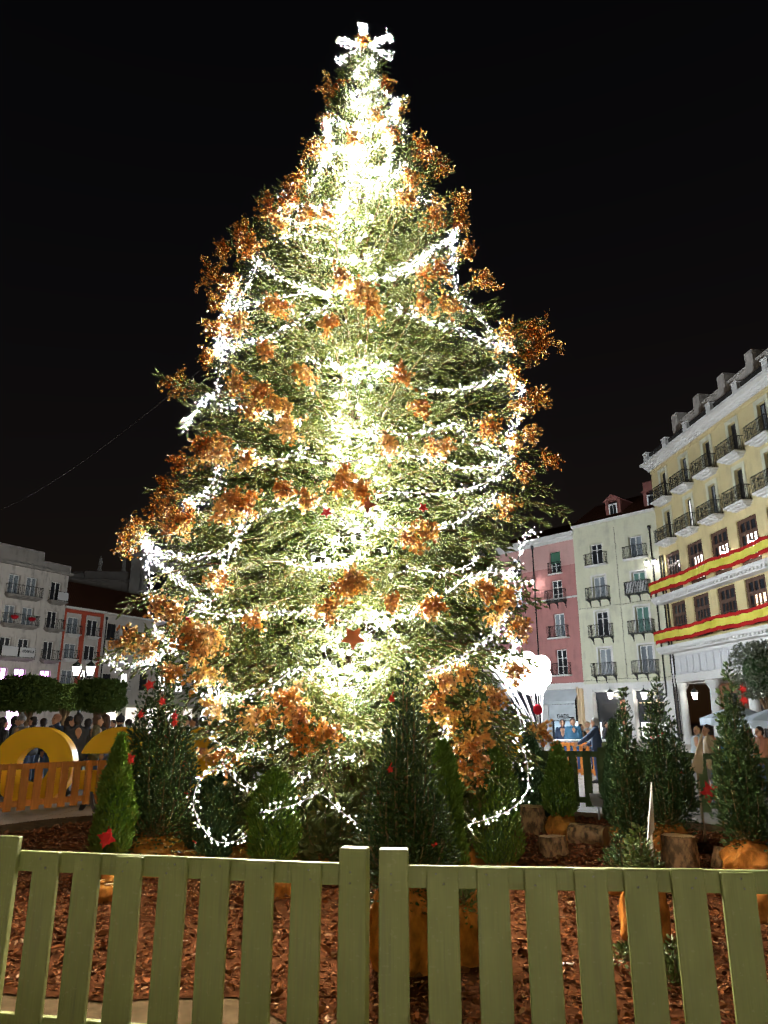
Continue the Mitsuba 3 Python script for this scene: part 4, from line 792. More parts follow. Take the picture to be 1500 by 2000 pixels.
picket_fence('left green picket fence panel whose end post stands left of the middle joint', JOINT, dl, pl, po, po[0][0], po[1][1])
J2 = np.array([slope(740, 1690) * 3.6, 3.6]); dr2 = unit(np.array([math.cos(math.radians(4.5)), -math.sin(math.radians(4.5))]))
RP = [(835, 893), (932, 990), (1027, 1087), (1122, 1183), (1220, 1280), (1313, 1376), (1407, 1470)]
pr = [(sx(a, 1705, J2, dr2), sx(b, 1705, J2, dr2)) for a, b in RP]; pr = [((a + b) / 2 - pw / 2, (a + b) / 2 + pw / 2) for a, b in pr]; pr.append((pr[-1][0] + .23, pr[-1][1] + .23)); pr.append((pr[-1][0] + .23, pr[-1][1] + .23))
po2 = [(0.0, sx(797, 1690, J2, dr2))]
picket_fence('right green picket fence panel whose end post stands right of the middle joint', J2, dr2, pr, po2, po2[0][0], pr[-1][1])

# ---- the fence at the back: dark from here, and the stained one on the left
def far_fence(label, P, Q, pitch, pw_, mat, h=1.0, zb=.12, feet=True, posts=()):
    P, Q = np.asarray(P, float), np.asarray(Q, float); L = np.linalg.norm(Q - P); d = (Q - P) / L; F = Facade(P, d); k = thing('picket_fence', label, 'fence')
    obj('top_rail', F(bx(0, L, .026, .06, h - .1, h - .004, .004)), mat, k); obj('bottom_rail', F(bx(0, L, .026, .06, zb + .06, zb + .16, .004)), mat, k)
    n = int(L / pitch)
    for i in range(n):
        s = (i + .5) * L / n; obj('plank', F(bx(s - pw_ / 2, s + pw_ / 2, 0, .025, zb, h + .003 * math.sin(3 * i), .004)), mat, k)
    for s in posts: obj('post', F(bx(s, s + .14, -.015, .075, 0, h + .07, .005)), mat, k)
    if feet:
        for s in (.25, L - .3):
            v, f = prism(Polygon([(-.28, 0), (-.2, 0), (0, .2), (.2, 0), (.28, 0), (.05, .33), (-.05, .33)]), .05); obj('foot', F((np.stack([v[:, 2] + s, v[:, 0] + .04, v[:, 1]], 1), f)), 'dark_frame' if mat == 'stained_wood' else mat, k)
    return k
far_fence('orange brown stained picket fence in front of the big yellow letters', (-7.1, 12.0), (slope(209, 1500) * 14.5, 14.5), .225, .14, 'stained_wood', .88)
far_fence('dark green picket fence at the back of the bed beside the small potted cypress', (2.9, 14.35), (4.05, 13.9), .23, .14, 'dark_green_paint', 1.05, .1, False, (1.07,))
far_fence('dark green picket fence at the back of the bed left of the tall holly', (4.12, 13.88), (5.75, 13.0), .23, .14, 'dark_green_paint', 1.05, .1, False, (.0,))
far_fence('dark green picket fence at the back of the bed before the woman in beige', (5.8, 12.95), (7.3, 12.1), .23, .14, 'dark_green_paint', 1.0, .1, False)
far_fence('brown picket fence with a white ledge in front of the people by the awning', (5.0, 22.6), (6.15, 22.1), .16, .1, 'stained_wood', 1.0, .1, False)
kf = far_fence('short yellow green picket fence under the outstretched arm of the man in blue', (6.2, 22.1), (6.75, 22.0), .14, .11, 'green_paint', 1.0, .1, False)

# ---- bark chips
def in_bed(x, y):
    ky = np.where(y < BEDC[1], 1.03, .9); a = np.arctan2((y - BEDC[1]) / ky, x - BEDC[0]); r = 5.5 + .1 * np.sin(5 * a + 1) + .06 * np.sin(11 * a)
    return (np.hypot(x - BEDC[0], (y - BEDC[1]) / ky) < r) & (y > front_edge(x) + .02)
n = 62000
y = 3.95 + 10.4 * rng.random(n) ** 1.75; x = -5.8 + 11.4 * rng.random(n); ok = in_bed(x, y); x, y = x[ok], y[ok]; n = len(x)
def bed_z(x, y): 
    return .012 + .08 * np.clip(1 - np.hypot(x - BEDC[0], (y - BEDC[1]) / np.where(y < BEDC[1], 1.03, .9)) / 5.5, 0, 1)
far = np.clip((y - 5) / 6, 0, 1)
Pc = np.stack([x, y, bed_z(x, y) + rng.uniform(.002, .028, n)], 1); Dc = rng.normal(size=(n, 3)) * [1, 1, .28]; Nc = rng.normal(size=(n, 3)) * [.55, .55, 1]
sz = (rng.uniform(.014, .05, n) + .06 * rng.random(n) ** 12) * (1 + .3 * far)
v, f = leaves(Pc - unit(Dc) * sz[:, None] / 2, Dc, Nc, sz, sz * rng.uniform(.3, .75, n), .2, .8)
v[:, 2] = np.maximum(v[:, 2], bed_z(v[:, 0], v[:, 1]) + .001)
col = np.array([.083, .028, .0105]) * rng.uniform(.3, 1.8, (n, 1)) * (.65 + .7 * meshkit.fbm(Pc * 2.2, 3)[:, None]) + rng.random((n, 1)) ** 14 * np.array([.3, .2, .12])
obj('bark_chips', (v, f), 'chips', kind='stuff', label='red brown bark chips covering the bed round the tree', cat='bark mulch', color=np.repeat(col, 6, 0))

# ---- shrubs
def root_ball(x, y, r, h, k, z0=0.0, mat='burlap'):
    m_, n = 17, 44; t = np.linspace(0, 1, m_); prof = np.interp(t, [0, .1, .5, .8, .93, 1], [.72, .98, 1.04, .84, .55, .62]) * r
    a = np.linspace(0, 2 * np.pi, n + 1)[:-1]; V, Fc = [], []
    for i, tt in enumerate(t):        # a sack gathered at the neck: pleats that deepen upwards, sagging folds lower down
        wr = 1 + (.03 + .09 * tt ** 2) * np.sin(9 * a + 2 * np.sin(3 * a + x * 7) + y * 5) + .06 * np.sin(3 * a + 4 * tt + x * 9) + .05 * np.sin(5 * a - 11 * tt + y)
        c_ = np.stack([x + prof[i] * wr * np.cos(a), y + prof[i] * wr * np.sin(a), z0 + tt * h * (1 + .07 * np.sin(2 * a + x * 3) + .04 * np.sin(5 * a)) + 0 * a], 1)
        c_[:, :2] += ((meshkit.fbm(c_ * 13, 3) - .5) * .26)[:, None] * np.stack([np.cos(a), np.sin(a)], 1) * prof[i]; V.append(c_)
    V = np.vstack(V + [np.array([[x, y, z0 + h * .9]])])
    for i in range(m_ - 1):
        for j in range(n):
            A, B, C, D = i * n + j, i * n + (j + 1) % n, (i + 1) * n + (j + 1) % n, (i + 1) * n + j; Fc += [[A, B, C], [A, C, D]]
    Fc += [[(m_ - 1) * n + j, (m_ - 1) * n + (j + 1) % n, len(V) - 1] for j in range(n)]
    obj('root_ball', (V, np.array(Fc)), mat, k, smooth=True)
def holly(label, x, y, h, r, z0=.35, n_stem=26, mat='holly_leaf', leaf=.05, dens=1.0, ball_r=0, name='holly_bush', cat='bush', berries=0, lean=0.0, spread=1.0, top=.0):
    k = thing(name, label, cat)
    Pv, Dv, st = [], [], []
    for j in range(n_stem):
        a = j * 2.4 + rng.uniform(-.3, .3); q_ = math.sqrt((j + .3) / n_stem)
        hh = h * (1 - (1 - top) * .62 * q_ ** 1.3) * rng.uniform(.9, 1.04) if j else h
        e = np.array([x + lean + r * .8 * q_ * math.cos(a) * spread, y + r * .8 * q_ * math.sin(a), hh]); b = np.array([x, y, z0])
        m = b * .5 + e * .5 + np.array([math.cos(a), math.sin(a), -.25]) * r * .5 * q_
        t = np.linspace(0, 1, 14)[:, None]; c = b * (1 - t) ** 2 + 2 * m * t * (1 - t) + e * t ** 2; st.append(tube(c, np.linspace(.011, .003, 14), 4, False))
        ln = np.linalg.norm(np.diff(c, axis=0), axis=1).sum(); n = int(ln / .0052 * dens); tt = rng.uniform(.06, 1, n)[:, None] ** .85
        cc = b * (1 - tt) ** 2 + 2 * m * tt * (1 - tt) + e * tt ** 2; tg = unit(2 * (m - b) * (1 - tt) + 2 * (e - m) * tt)
        side = unit(np.cross(tg, rng.normal(size=tg.shape))); off = (.022 + .2 * (1 - tt) ** .6 * r / .35) * rng.random((n, 1)) ** .6
        Pv.append(cc + side * off); Dv.append(tg * .75 + side * .85 + rng.normal(size=tg.shape) * .25)
    Pv, Dv = np.vstack(Pv), np.vstack(Dv); s = rng.uniform(.7, 1.2, len(Pv)) * leaf
    obj('foliage', leaves(Pv, Dv, unit(Pv - [x, y, 0]) * .6 + rng.normal(size=Pv.shape) * .6 + [0, 0, .6], s, s * .5, -.16, .75), mat, k, kind='stuff')
    obj('stem', cat_(st), 'twig', k)
    if ball_r: root_ball(x, y, ball_r, z0 + .06, k)
    if berries:
        ix = rng.choice(len(Pv), berries); obj('berries', cat_([ball(Pv[i] + rng.normal(size=3) * .015, .011, 0) for i in ix for _ in range(3)]), 'red_felt', k, kind='stuff')
    return k
def thuja(label, x, y, h, r, z0=.3, n=5200, mat='thuja_leaf', ball_r=.2, name='cypress_bush', prof=None, pot=False, sz=.06):
    k = thing(name, label, 'bush'); t = rng.random(n) ** .9; a = rng.uniform(0, 2 * np.pi, n)
    pr_ = np.interp(t, *(prof or ([0, .08, .3, .6, .85, 1], [.55, .9, 1, .72, .33, .04]))); lump = 1 + .13 * np.sin(3 * a + 9 * t + x) + .1 * np.sin(5 * a - 17 * t)
    rr = .84 * r * pr_ * lump * (1 - .5 * rng.random(n) ** 2.4)
    Pv = np.stack([x + rr * np.cos(a), y + rr * np.sin(a), z0 + (h - z0) * t], 1); out = np.stack([np.cos(a), np.sin(a), 0 * a], 1)
    Dv = out * rng.uniform(.25, .8, (n, 1)) + [0, 0, 1.0] + rng.normal(size=(n, 3)) * .28; s = rng.uniform(.6, 1.3, n) * sz
    obj('foliage', leaves(Pv, Dv, np.cross(Dv, rng.normal(size=(n, 3))), s, s * .26, .1), mat, k, kind='stuff')
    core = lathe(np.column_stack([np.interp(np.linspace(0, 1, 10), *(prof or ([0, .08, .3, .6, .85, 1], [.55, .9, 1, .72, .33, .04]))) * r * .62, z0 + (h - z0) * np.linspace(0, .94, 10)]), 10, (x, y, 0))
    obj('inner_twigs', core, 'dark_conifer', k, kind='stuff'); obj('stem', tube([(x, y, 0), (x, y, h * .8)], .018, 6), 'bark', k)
    if ball_r: root_ball(x, y, ball_r, z0 + .04, k)
    return k
def top_z(u, v, Y): return at(u, v, Y)[2]
def X(u, v, Y): return at(u, v, Y)[0]
holly('tall glossy holly with red berries at the left, in front of the big letters', -2.42, 8.3, top_z(300, 1285, 8.3), .56, .36, 40, berries=10, ball_r=.3, dens=1.25, lean=-.05)
holly('tallest dark holly in the middle, directly behind the fence joint', .12, 5.3, top_z(775, 1298, 5.3), .37, .5, 44, leaf=.036, ball_r=.215, dens=1.5, berries=6, lean=.02)
holly('tall slim holly with a bare shoot, right of the four pointed board', X(1235, 1600, 8.6), 8.6, top_z(1222, 1345, 8.6), .22, .25, 18, ball_r=.2, dens=1.2)
holly('broad dark holly in front of the twin trunks of the back fence on the right', X(1305, 1600, 9.6), 9.6, top_z(1318, 1326, 9.6), .42, .3, 30, ball_r=.26, dens=1.2, berries=4)
holly('tall holly with two red felt flowers near its tip, at the right edge', X(1455, 1600, 8.3), 8.3, top_z(1442, 1296, 8.3), .31, .3, 24, ball_r=.26, dens=1.1, leaf=.056)
holly('young boxwood with pale leaves, right of the leaning white pointed board', X(1250, 1690, 5.95), 5.95, top_z(1250, 1612, 5.95), .17, .42, 14, 'boxwood_leaf', .045, 1.0, .17, 'boxwood_bush', top=.4)
holly('small boxwood low behind the right fence planks', X(1318, 1900, 4.98), 4.98, top_z(1318, 1832, 4.98), .13, .04, 14, 'boxwood_leaf', .04, 1.0, 0, 'boxwood_bush', top=.3)
holly('low boxwood sprig beside the burlap bundle behind the right fence', X(1222, 1850, 5.25), 5.25, top_z(1222, 1835, 5.25), .1, .1, 9, 'boxwood_leaf', .036, .9, 0, 'boxwood_bush', top=.5)
holly('dark spreading bush in burlap between the two pale hollies at the right', X(1225, 1660, 7.4), 7.4, top_z(1222, 1630, 7.4), .26, .16, 15, 'holly_leaf', .046, 1.0, .22, 'boxwood_bush', top=.5)
holly('laurel with big drooping leaves under the tree, left of the middle holly', X(640, 1600, 8.0), 8.0, top_z(640, 1520, 8.0), .42, .2, 22, 'laurel_leaf', .11, .7, .26, 'laurel_bush', top=.55)
holly('second laurel hidden under the low branches, right of the middle holly', X(930, 1560, 8.6), 8.6, top_z(930, 1480, 8.6), .36, .2, 18, 'laurel_leaf', .09, .7, .22, 'laurel_bush', top=.55)
holly('dense dark laurel behind the round light loop at the left', X(455, 1560, 9.0), 9.0, top_z(455, 1490, 9.0), .5, .2, 22, 'laurel_leaf', .075, .9, .25, 'laurel_bush', top=.6)
holly('boxwood in burlap just right of the middle holly', X(905, 1770, 5.45), 5.45, top_z(905, 1716, 5.45), .2, .36, 14, 'boxwood_leaf', .036, 1.0, .13, 'boxwood_bush', top=.5)
thuja('bright green cypress cone left of the tall berried holly', X(222, 1600, 7.6), 7.6, top_z(230, 1440, 7.6), .215, .28, 7000, ball_r=.2)
thuja('bright green cypress cone in front of the middle of the tree, left of the laurel', X(535, 1600, 7.3), 7.3, top_z(540, 1508, 7.3), .25, .3, 7000, ball_r=.21, prof=([0, .08, .4, .7, .9, 1], [.6, .9, 1, .85, .5, .05]))
thuja('slim green cypress touching the right side of the middle holly', X(868, 1600, 5.75), 5.75, top_z(862, 1455, 5.75), .165, .36, 7000, ball_r=.14, sz=.05, prof=([0, .08, .4, .7, .9, 1], [.6, .95, 1, .8, .45, .05]))
thuja('green cypress cone right of the middle, beside the log stump', X(970, 1600, 8.4), 8.4, top_z(975, 1468, 8.4), .29, .12, 7000, ball_r=.2, prof=([0, .08, .4, .7, .9, 1], [.7, .95, 1, .82, .45, .05]))
thuja('small green cypress in an orange pot among the cut logs', X(1096, 1600, 10.7), 10.7, top_z(1095, 1455, 10.7), .25, .32, 6000, ball_r=.2, sz=.07)
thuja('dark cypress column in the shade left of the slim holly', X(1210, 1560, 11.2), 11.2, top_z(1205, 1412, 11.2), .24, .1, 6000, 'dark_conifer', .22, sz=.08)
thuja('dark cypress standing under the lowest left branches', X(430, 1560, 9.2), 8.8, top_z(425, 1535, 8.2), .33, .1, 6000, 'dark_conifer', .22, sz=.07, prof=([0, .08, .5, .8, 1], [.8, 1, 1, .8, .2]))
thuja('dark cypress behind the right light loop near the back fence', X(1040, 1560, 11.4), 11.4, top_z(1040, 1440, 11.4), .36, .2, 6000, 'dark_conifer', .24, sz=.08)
# ---- burlap bundles whose shrubs hide behind the planks
def bundle(label, u, v, r, h):
    p = gnd(u, v); k = thing('burlap_bundle', label, 'burlap bundle'); root_ball(p[0], p[1], r, h, k)
    obj('twine', tube([(p[0] + r * .62 * math.cos(a), p[1] + r * .62 * math.sin(a), h * .93) for a in np.linspace(0, 2 * np.pi, 20)], .007, 5, False), 'board_wood', k)
bundle('burlap wrapped root bundle seen between two planks of the left fence', 205, 1768, .17, .2)
bundle('burlap wrapped root bundle under the laurel left of the fence posts', 632, 1690, .27, .2)
bundle('burlap wrapped root bundle right of the berried holly on the left', 368, 1700, .27, .24)
bundle('burlap wrapped root bundle at the right edge behind the fence', 1490, 1800, .2, .3)
# ---- logs
def log(label, c, R, L, rx=0, rz=0, upright=True):
    k = thing('cut_log', label, 'log'); n = 20; a = np.arange(n) * 2 * np.pi / n; V = []
    for i, t in enumerate(np.linspace(0, 1, 6)):
        w = R * (1 + .06 * np.sin(3 * a + c[0] * 5) + .03 * np.sin(8 * a + 6 * t)) * (1.06 - .1 * t); V.append(np.stack([w * np.cos(a), w * np.sin(a), np.full(n, t * L)], 1))
    V = np.vstack(V); f = []
    for i in range(5):
        for j in range(n): A, B, C, D = i * n + j, i * n + (j + 1) % n, (i + 1) * n + (j + 1) % n, (i + 1) * n + j; f += [[A, B, C], [A, C, D]]
    m = (V, np.array(f)); Rm = lambda q_: euler(q_, rx, 0, rz, c)
    obj('bark', Rm(m), 'log_bark', k, smooth=True)
    for nm, z, fl in (('cut_face', L, 1), ('cut_face', 0, -1)):
        i0 = 5 * n if fl > 0 else 0; ring = V[i0:i0 + n] * [.985, .985, 1]; ring = np.vstack([ring, [[0, 0, z + .004 * fl]]]); q_ = np.stack([np.arange(n), (np.arange(n) + 1) % n, np.full(n, n)], 1)
        obj(nm, Rm((ring, q_ if fl > 0 else q_[:, ::-1])), 'cut_wood', k)
    obj('knot', Rm(ball((R * .98, -R * .3, L * .62), .03, 1, (.6, 1, 1.2))), 'log_bark', k)
p = gnd(1042, 1636); log('tall upright log left of the potted cypress', (p[0], p[1], 0.0), .175, .42, .06)
p = gnd(1122, 1656); log('log lying on its side right of the potted cypress', (p[0], p[1] + .1, .15), .14, .46, 1.57, .95)
p = gnd(1082, 1682); log('short upright log in front of the potted cypress', (p[0], p[1], 0.0), .165, .27, -.05, .8)
p = gnd(1330, 1704); log('thick upright log at the foot of the broad dark holly', (p[0], p[1], 0.0), .185, .37, 0.03, 2)
p = gnd(1412, 1704); log('small leaning log at the foot of the right edge holly', (p[0], p[1], 0.0), .11, .24, .35, 2.2)
p = gnd(922, 1700); log('sawn log stump beside the green cypress right of the middle', (p[0], p[1], 0.0), .15, .2, 0, 1)
# ---- felt flowers and stars on the shrubs
def felt(u, v, Y, size, label, n=5, rin=.45):
    p = at(u, v, Y); k = thing('felt_ornament', label, 'felt ornament'); R = size / FPX * np.linalg.norm(p - CAM)
    obj('petals', star_mesh(p, R, n, rin, .012, (0.1, -1, .1), .3), 'red_felt', k); obj('petals', star_mesh(p - [0, .014, 0], R * .75, n, rin, .01, (-.1, -1, .2), .9), 'red_felt', k); obj('loop', tube([p + [0, 0, R * .6], p + [.01, 0.01, R * .9 + .02]], .003, 4), 'red_felt', k)
felt(208, 1637, 7.15, 17, 'bright red felt star on the cypress at the left', 4, .5)
felt(292, 1338, 7.95, 11, 'red felt flower at the tip of the berried holly on the left')
felt(317, 1370, 7.85, 9, 'red felt flower just under the tip of the berried holly')
felt(341, 1399, 7.85, 8, 'upper of two red felt flowers on the right side of the berried holly'); felt(341, 1412, 7.84, 8, 'lower of two red felt flowers on the right side of the berried holly')
felt(275, 1396, 7.85, 8, 'red felt flower on the left side of the berried holly'); felt(253, 1483, 7.6, 12, 'red felt flower between the left cypress and the berried holly')
felt(1451, 1346, 8.0, 8, 'upper red felt flower on the right edge holly'); felt(1454, 1368, 8.0, 9, 'lower red felt flower on the right edge holly')
felt(1388, 1548, 8.9, 20, 'large dark red felt flower between the two hollies at the right')
felt(762, 1503, 4.98, 7, 'tiny red felt flower low on the middle holly'); felt(765, 1365, 5.1, 8, 'dark red felt flower near the top of the middle holly')
# ---- pale wooden boards among the shrubs
def board(label, pts, Y, th=.03, mat='board_wood', yaw=0.0):
    k = thing('pointed_board', label, 'board'); q_ = [at(u, v, Y) for u, v in pts]; c = np.mean(q_, 0)
    v, f = prism(Polygon([(p[0] - c[0], p[2]) for p in q_]), th); m = (np.stack([v[:, 0], -v[:, 2], v[:, 1]], 1), f)
    obj('panel', rotz(m, yaw, (c[0], c[1], 0)), mat, k)
    obj('stake', tube([(c[0], c[1] + .03, 0), (c[0], c[1] + .03, c[2])], .015, 6), mat, k)
board('slim white pointed board standing before the slim holly', [(1271, 1528), (1276, 1620), (1263, 1642)], 6.6, .03, 'white_trim')
board('pale fir shaped board left of the woman in beige', [(1370, 1428), (1372, 1500), (1370, 1512), (1344, 1504), (1352, 1490)], 10.4, .03)
board('white sheet of paper leaning on the dark back fence', [(1150, 1549), (1182, 1551), (1187, 1577), (1157, 1574)], 12.6, .006, 'paper')
k = thing('paper_scrap', 'small white scrap on the bark behind the left fence', 'paper'); p = gnd(360, 1850); obj('sheet', move(ball((0, 0, 0), .028, 1, (1, .5, .25)), p + [0, 0, .04]), 'paper', k)
k = thing('paper_scrap', 'thin white paper strip on the bark behind the right fence', 'paper'); p = gnd(1112, 1896); obj('sheet', move(bx(-.04, .04, -.012, .012, .035, .045), (p[0], p[1], 0)), 'paper', k)

# ================================================================ letters, people, trees and terrace of the plaza
# ---- the big yellow letters, seen from behind
def arc_poly(cx, cy, R, r, a0, a1, n=40):
    a = np.radians(np.linspace(a0, a1, n)); return Polygon(np.vstack([np.stack([cx + R * np.cos(a), cy + R * np.sin(a)], 1), np.stack([cx + r * np.cos(a[::-1]), cy + r * np.sin(a[::-1])], 1)]))
from shapely import affinity
H_ = 1.46
def oval(w): return affinity.scale(arc_poly(0, 0, 1, 0.0, 0, 359.9, 64).buffer(0), w / 2, H_ / 2).buffer(0)
def ring(w, t): return affinity.translate(oval(w).difference(affinity.scale(oval(w), (w - 2 * t) / w, (H_ - 2 * t * .85) / H_)), w / 2, H_ / 2)
def letter(name, label, poly, P, d, th=.32):
    k = thing('letter', label, 'letter', 'big yellow letters'); v, f = prism(poly.buffer(.012, join_style=1), th); F = Facade(P, d)
    obj('face', F((np.stack([v[:, 0], v[:, 2], v[:, 1]], 1), f[:, ::-1])), 'yellow_letter', k, smooth=30)
    obj('foot', F(bx(.25, .9, -.1, th + .2, 0.0, .03)), 'dark_frame', k)
YL = 15.3; dl_ = unit([1, .04])
def LX(u): return (slope(u, 1420) * YL, YL)
w = 1.56; t_ = .44
letter('O', 'big yellow letter O at the left end of the row behind the orange fence', ring(w, t_), LX(-4), dl_)
Gp = ring(w, t_).difference(sbox(-.1, .62, .75, .97)).union(sbox(.02, .42, .8, .62)).union(sbox(.02, .3, .5, .6))
letter('G', 'big yellow letter G seen from behind, right of the O', Gp, LX(161), dl_)
Rp = unary_union([sbox(1.0, 0, 1.45, H_), sbox(.45, .98, 1.1, H_), affinity.translate(ring(1.0, .42), .02, 0).intersection(sbox(0, .5, .6, 1.46)).union(sbox(.45, .5, 1.1, .88)), Polygon([(.05, 0), (.55, 0), (1.05, .55), (.6, .62)])])
Rp = unary_union([sbox(1.0, 0, 1.45, H_), sbox(.4, 1.08, 1.1, H_), sbox(.4, .55, 1.1, .9), arc_poly(.45, 1.005, .455, .12, 90, 270), Polygon([(.0, 0), (.5, 0), (1.05, .6), (.55, .6)])])
letter('R', 'big yellow letter R seen from behind, its flat top showing right of the berried holly', Rp, LX(352), dl_)
Up = unary_union([sbox(0, .6, .45, H_), sbox(1.0, .6, 1.45, H_), arc_poly(.725, .62, .725, .275, 180, 360)])
letter('U', 'big yellow letter U seen from behind through the lowest branches of the tree', Up, LX(520), dl_)
k = thing('letter', 'orange curved top of a letter showing under the right side of the tree', 'letter', 'big yellow letters')
p0 = at(988, 1455, 14.0); v, f = prism(affinity.scale(arc_poly(0, 0, .62, .26, 25, 155), 1, 1.0).union(sbox(-.6, -p0[2] - .0, -.25, .22)).buffer(.01), .3)
obj('face', Facade((p0[0] + .05, 14.0), unit([.75, .66]))((np.stack([v[:, 0], v[:, 2], v[:, 1] + p0[2] - .32], 1), f[:, ::-1])), 'yellow_letter', k, smooth=30)

# ---- people
M_ = m3.Manifold
def sph(c, r, n=10): return M_.sphere(float(r), n).translate([float(x) for x in c])
def chain(pts, rs, n=10):
    return [M_.batch_hull([sph(pts[i], rs[i], n), sph(pts[i + 1], rs[i + 1], n)]) for i in range(len(pts) - 1)]
def mesh_of(parts, refine=0, it=6, sm=True):
    m = M_.batch_boolean(parts, m3.OpType.Add)
    if refine: m = m.refine_to_length(refine)
    q_ = m.to_mesh(); t = trimesh.Trimesh(np.array(q_.vert_properties[:, :3]), np.array(q_.tri_verts), process=True)
    if refine and sm: trimesh.smoothing.filter_taubin(t, iterations=it)
    return np.array(t.vertices), np.array(t.faces)
def hand(w, d, side, curl=.5):
    """Palm, four fingers and a thumb at the wrist W, along D; SIDE points to the thumb."""
    d = unit(d); s = unit(side - d * (side @ d)); n = np.cross(d, s); o = []
    o.append(M_.batch_hull([sph(w, .026), sph(w + d * .08 + s * .03, .016), sph(w + d * .085 - s * .03, .015), sph(w + d * .03 + s * .025, .018)]))
    for i, (off, ln) in enumerate(((.032, .07), (.011, .08), (-.011, .074), (-.031, .056))):
        a = w + d * .078 + s * off; b = a + unit(d - n * curl * .7) * ln * .5; c = b + unit(d * (1 - curl) - n * curl * 1.3) * ln * .5; o += chain([a, b, c], [.0095, .009, .0075], 6)
    a = w + d * .025 + s * .03; b = a + unit(d * .6 + s) * .038; o += chain([a, b, b + unit(d + s * .1 - n * curl * .4) * .032], [.012, .0105, .0085], 6)
    return o
def person(label, x, y, H=1.72, face=0.0, coat='cloth_dark', legs='cloth_jeans', hair='hair_dark', skin='skin', arms=None, bald=False, long_hair=False, hat=None, bulk=1.0, step=.0, hood=None, z0=0.0, turn=0.0, extra=None):
    """FACE: direction of view as an angle from +y, towards -x positive; arms: ((elbow, wrist) left, right) in body axes x right, y forward."""
    k = thing('person', label, 'person'); s = H / 1.72; A = lambda *p: np.array(p, float)
    sh, el, wr = [A(-.185, 0, 1.40), A(.185, 0, 1.40)], [A(-.25, -.03, 1.12), A(.25, -.03, 1.12)], [A(-.22, .1, .90), A(.22, .1, .90)]
    if arms:
        for i in (0, 1):
            if arms[i]: el[i], wr[i] = A(*arms[i][0]), A(*arms[i][1])
    hip = [A(-.09, 0, .92), A(.09, 0, .92)]; kn = [A(-.1, .03 + step * .22, .50), A(.1, .03 - step * .1, .5)]; an = [A(-.1, step * .28, .09), A(.1, -step * .3, .09 + .05 * abs(step))]
    ct, st_ = math.cos(turn), math.sin(turn); hc = A(0, .02, 1.605); hd = A(-st_, ct, 0)
    R = trimesh.transformations.rotation_matrix(face, [0, 0, 1])[:3, :3]
    def place(m): return (m[0] * s) @ R.T + np.array([x, y, z0]), m[1]
    b = chain([A(0, 0, .95), A(0, 0, 1.15), A(0, 0, 1.36)], [.13, .12, .13]) + chain([A(0, -.005, 1.38), A(0, .005, 1.52)], [.06, .052])
    b += [M_.batch_hull([sph(hc + A(0, -.015, .035), .098, 16), sph(hc + hd * .02 + A(0, 0, -.02), .078, 14), sph(hc + hd * .055 + A(0, 0, -.085), .038, 10)])]
    b += [M_.batch_hull([sph(hc + hd * .09 + A(0, 0, .015), .011, 6), sph(hc + hd * .113 + A(0, 0, -.025), .014, 8), sph(hc + hd * .09 + A(0, 0, -.03), .017, 8)])]
    sd = np.cross(hd, [0, 0, 1])
    for q_ in (-1, 1): b += [M_.batch_hull([sph(hc + sd * q_ * .088 + A(0, -.0, .015), .018, 6), sph(hc + sd * q_ * .084 + A(0, 0, -.025), .012, 6)])]
    b += [M_.batch_hull([sph(hc + hd * .092 + sd * .02 + A(0, 0, -.06), .008, 6), sph(hc + hd * .092 - sd * .02 + A(0, 0, -.06), .008, 6)])]
    for i in (0, 1):
        b += chain([sh[i], el[i], wr[i]], [.05, .042, .03]) + chain([hip[i], kn[i], an[i]], [.085, .055, .038]) + chain([an[i] + A(0, -.03, -.03), an[i] + A(0, .14, -.045)], [.04, .03])
        b += hand(wr[i], wr[i] - el[i], A(.2 if i == 0 else -.2, .8, .5), .55)
    obj('body', place(mesh_of(b)), skin, k, smooth=50)
    e = [ball(hc + hd * .083 + sd * q_ * .033 + A(0, 0, .018), .011, 1) for q_ in (-1, 1)]; obj('eyes', place(cat_(e)), 'hair_dark', k)
    c = [M_.batch_hull([sph(A(-.12, 0, .86), .12 * bulk), sph(A(.12, 0, .86), .12 * bulk), sph(A(-.11, .01, 1.12), .115 * bulk), sph(A(.11, .01, 1.12), .115 * bulk)]), M_.batch_hull([sph(A(-.11, 0, 1.1), .12 * bulk), sph(A(.11, 0, 1.1), .12 * bulk), sph(A(-.13, 0, 1.36), .095 * bulk), sph(A(.13, 0, 1.36), .095 * bulk), sph(A(0, 0, 1.43), .085)])]
    c += chain([A(0, -.01, 1.4), A(0, .0, 1.49)], [.09, .075])
    for i in (0, 1): c += chain([sh[i], el[i], wr[i] - unit(wr[i] - el[i]) * .03], [.08 * bulk, .066 * bulk, .05])
    obj('coat', place(mesh_of(c, .035, 5)), coat, k, smooth=True)
    l = []
    for i in (0, 1): l += chain([hip[i], kn[i], an[i] + A(0, 0, .02)], [.108, .074, .06])
    obj('trousers', place(mesh_of(l + [M_.batch_hull([sph(hip[0] + A(0, 0, .03), .11), sph(hip[1] + A(0, 0, .03), .11)])], .04, 4)), legs, k, smooth=True)
    for i in (0, 1): obj('shoe', place(mesh_of([M_.batch_hull([sph(an[i] + A(0, -.05, -.035), .045), sph(an[i] + A(0, .16, -.05), .036), sph(an[i] + A(0, .0, .0), .052)])])), 'cloth_black', k, smooth=40)
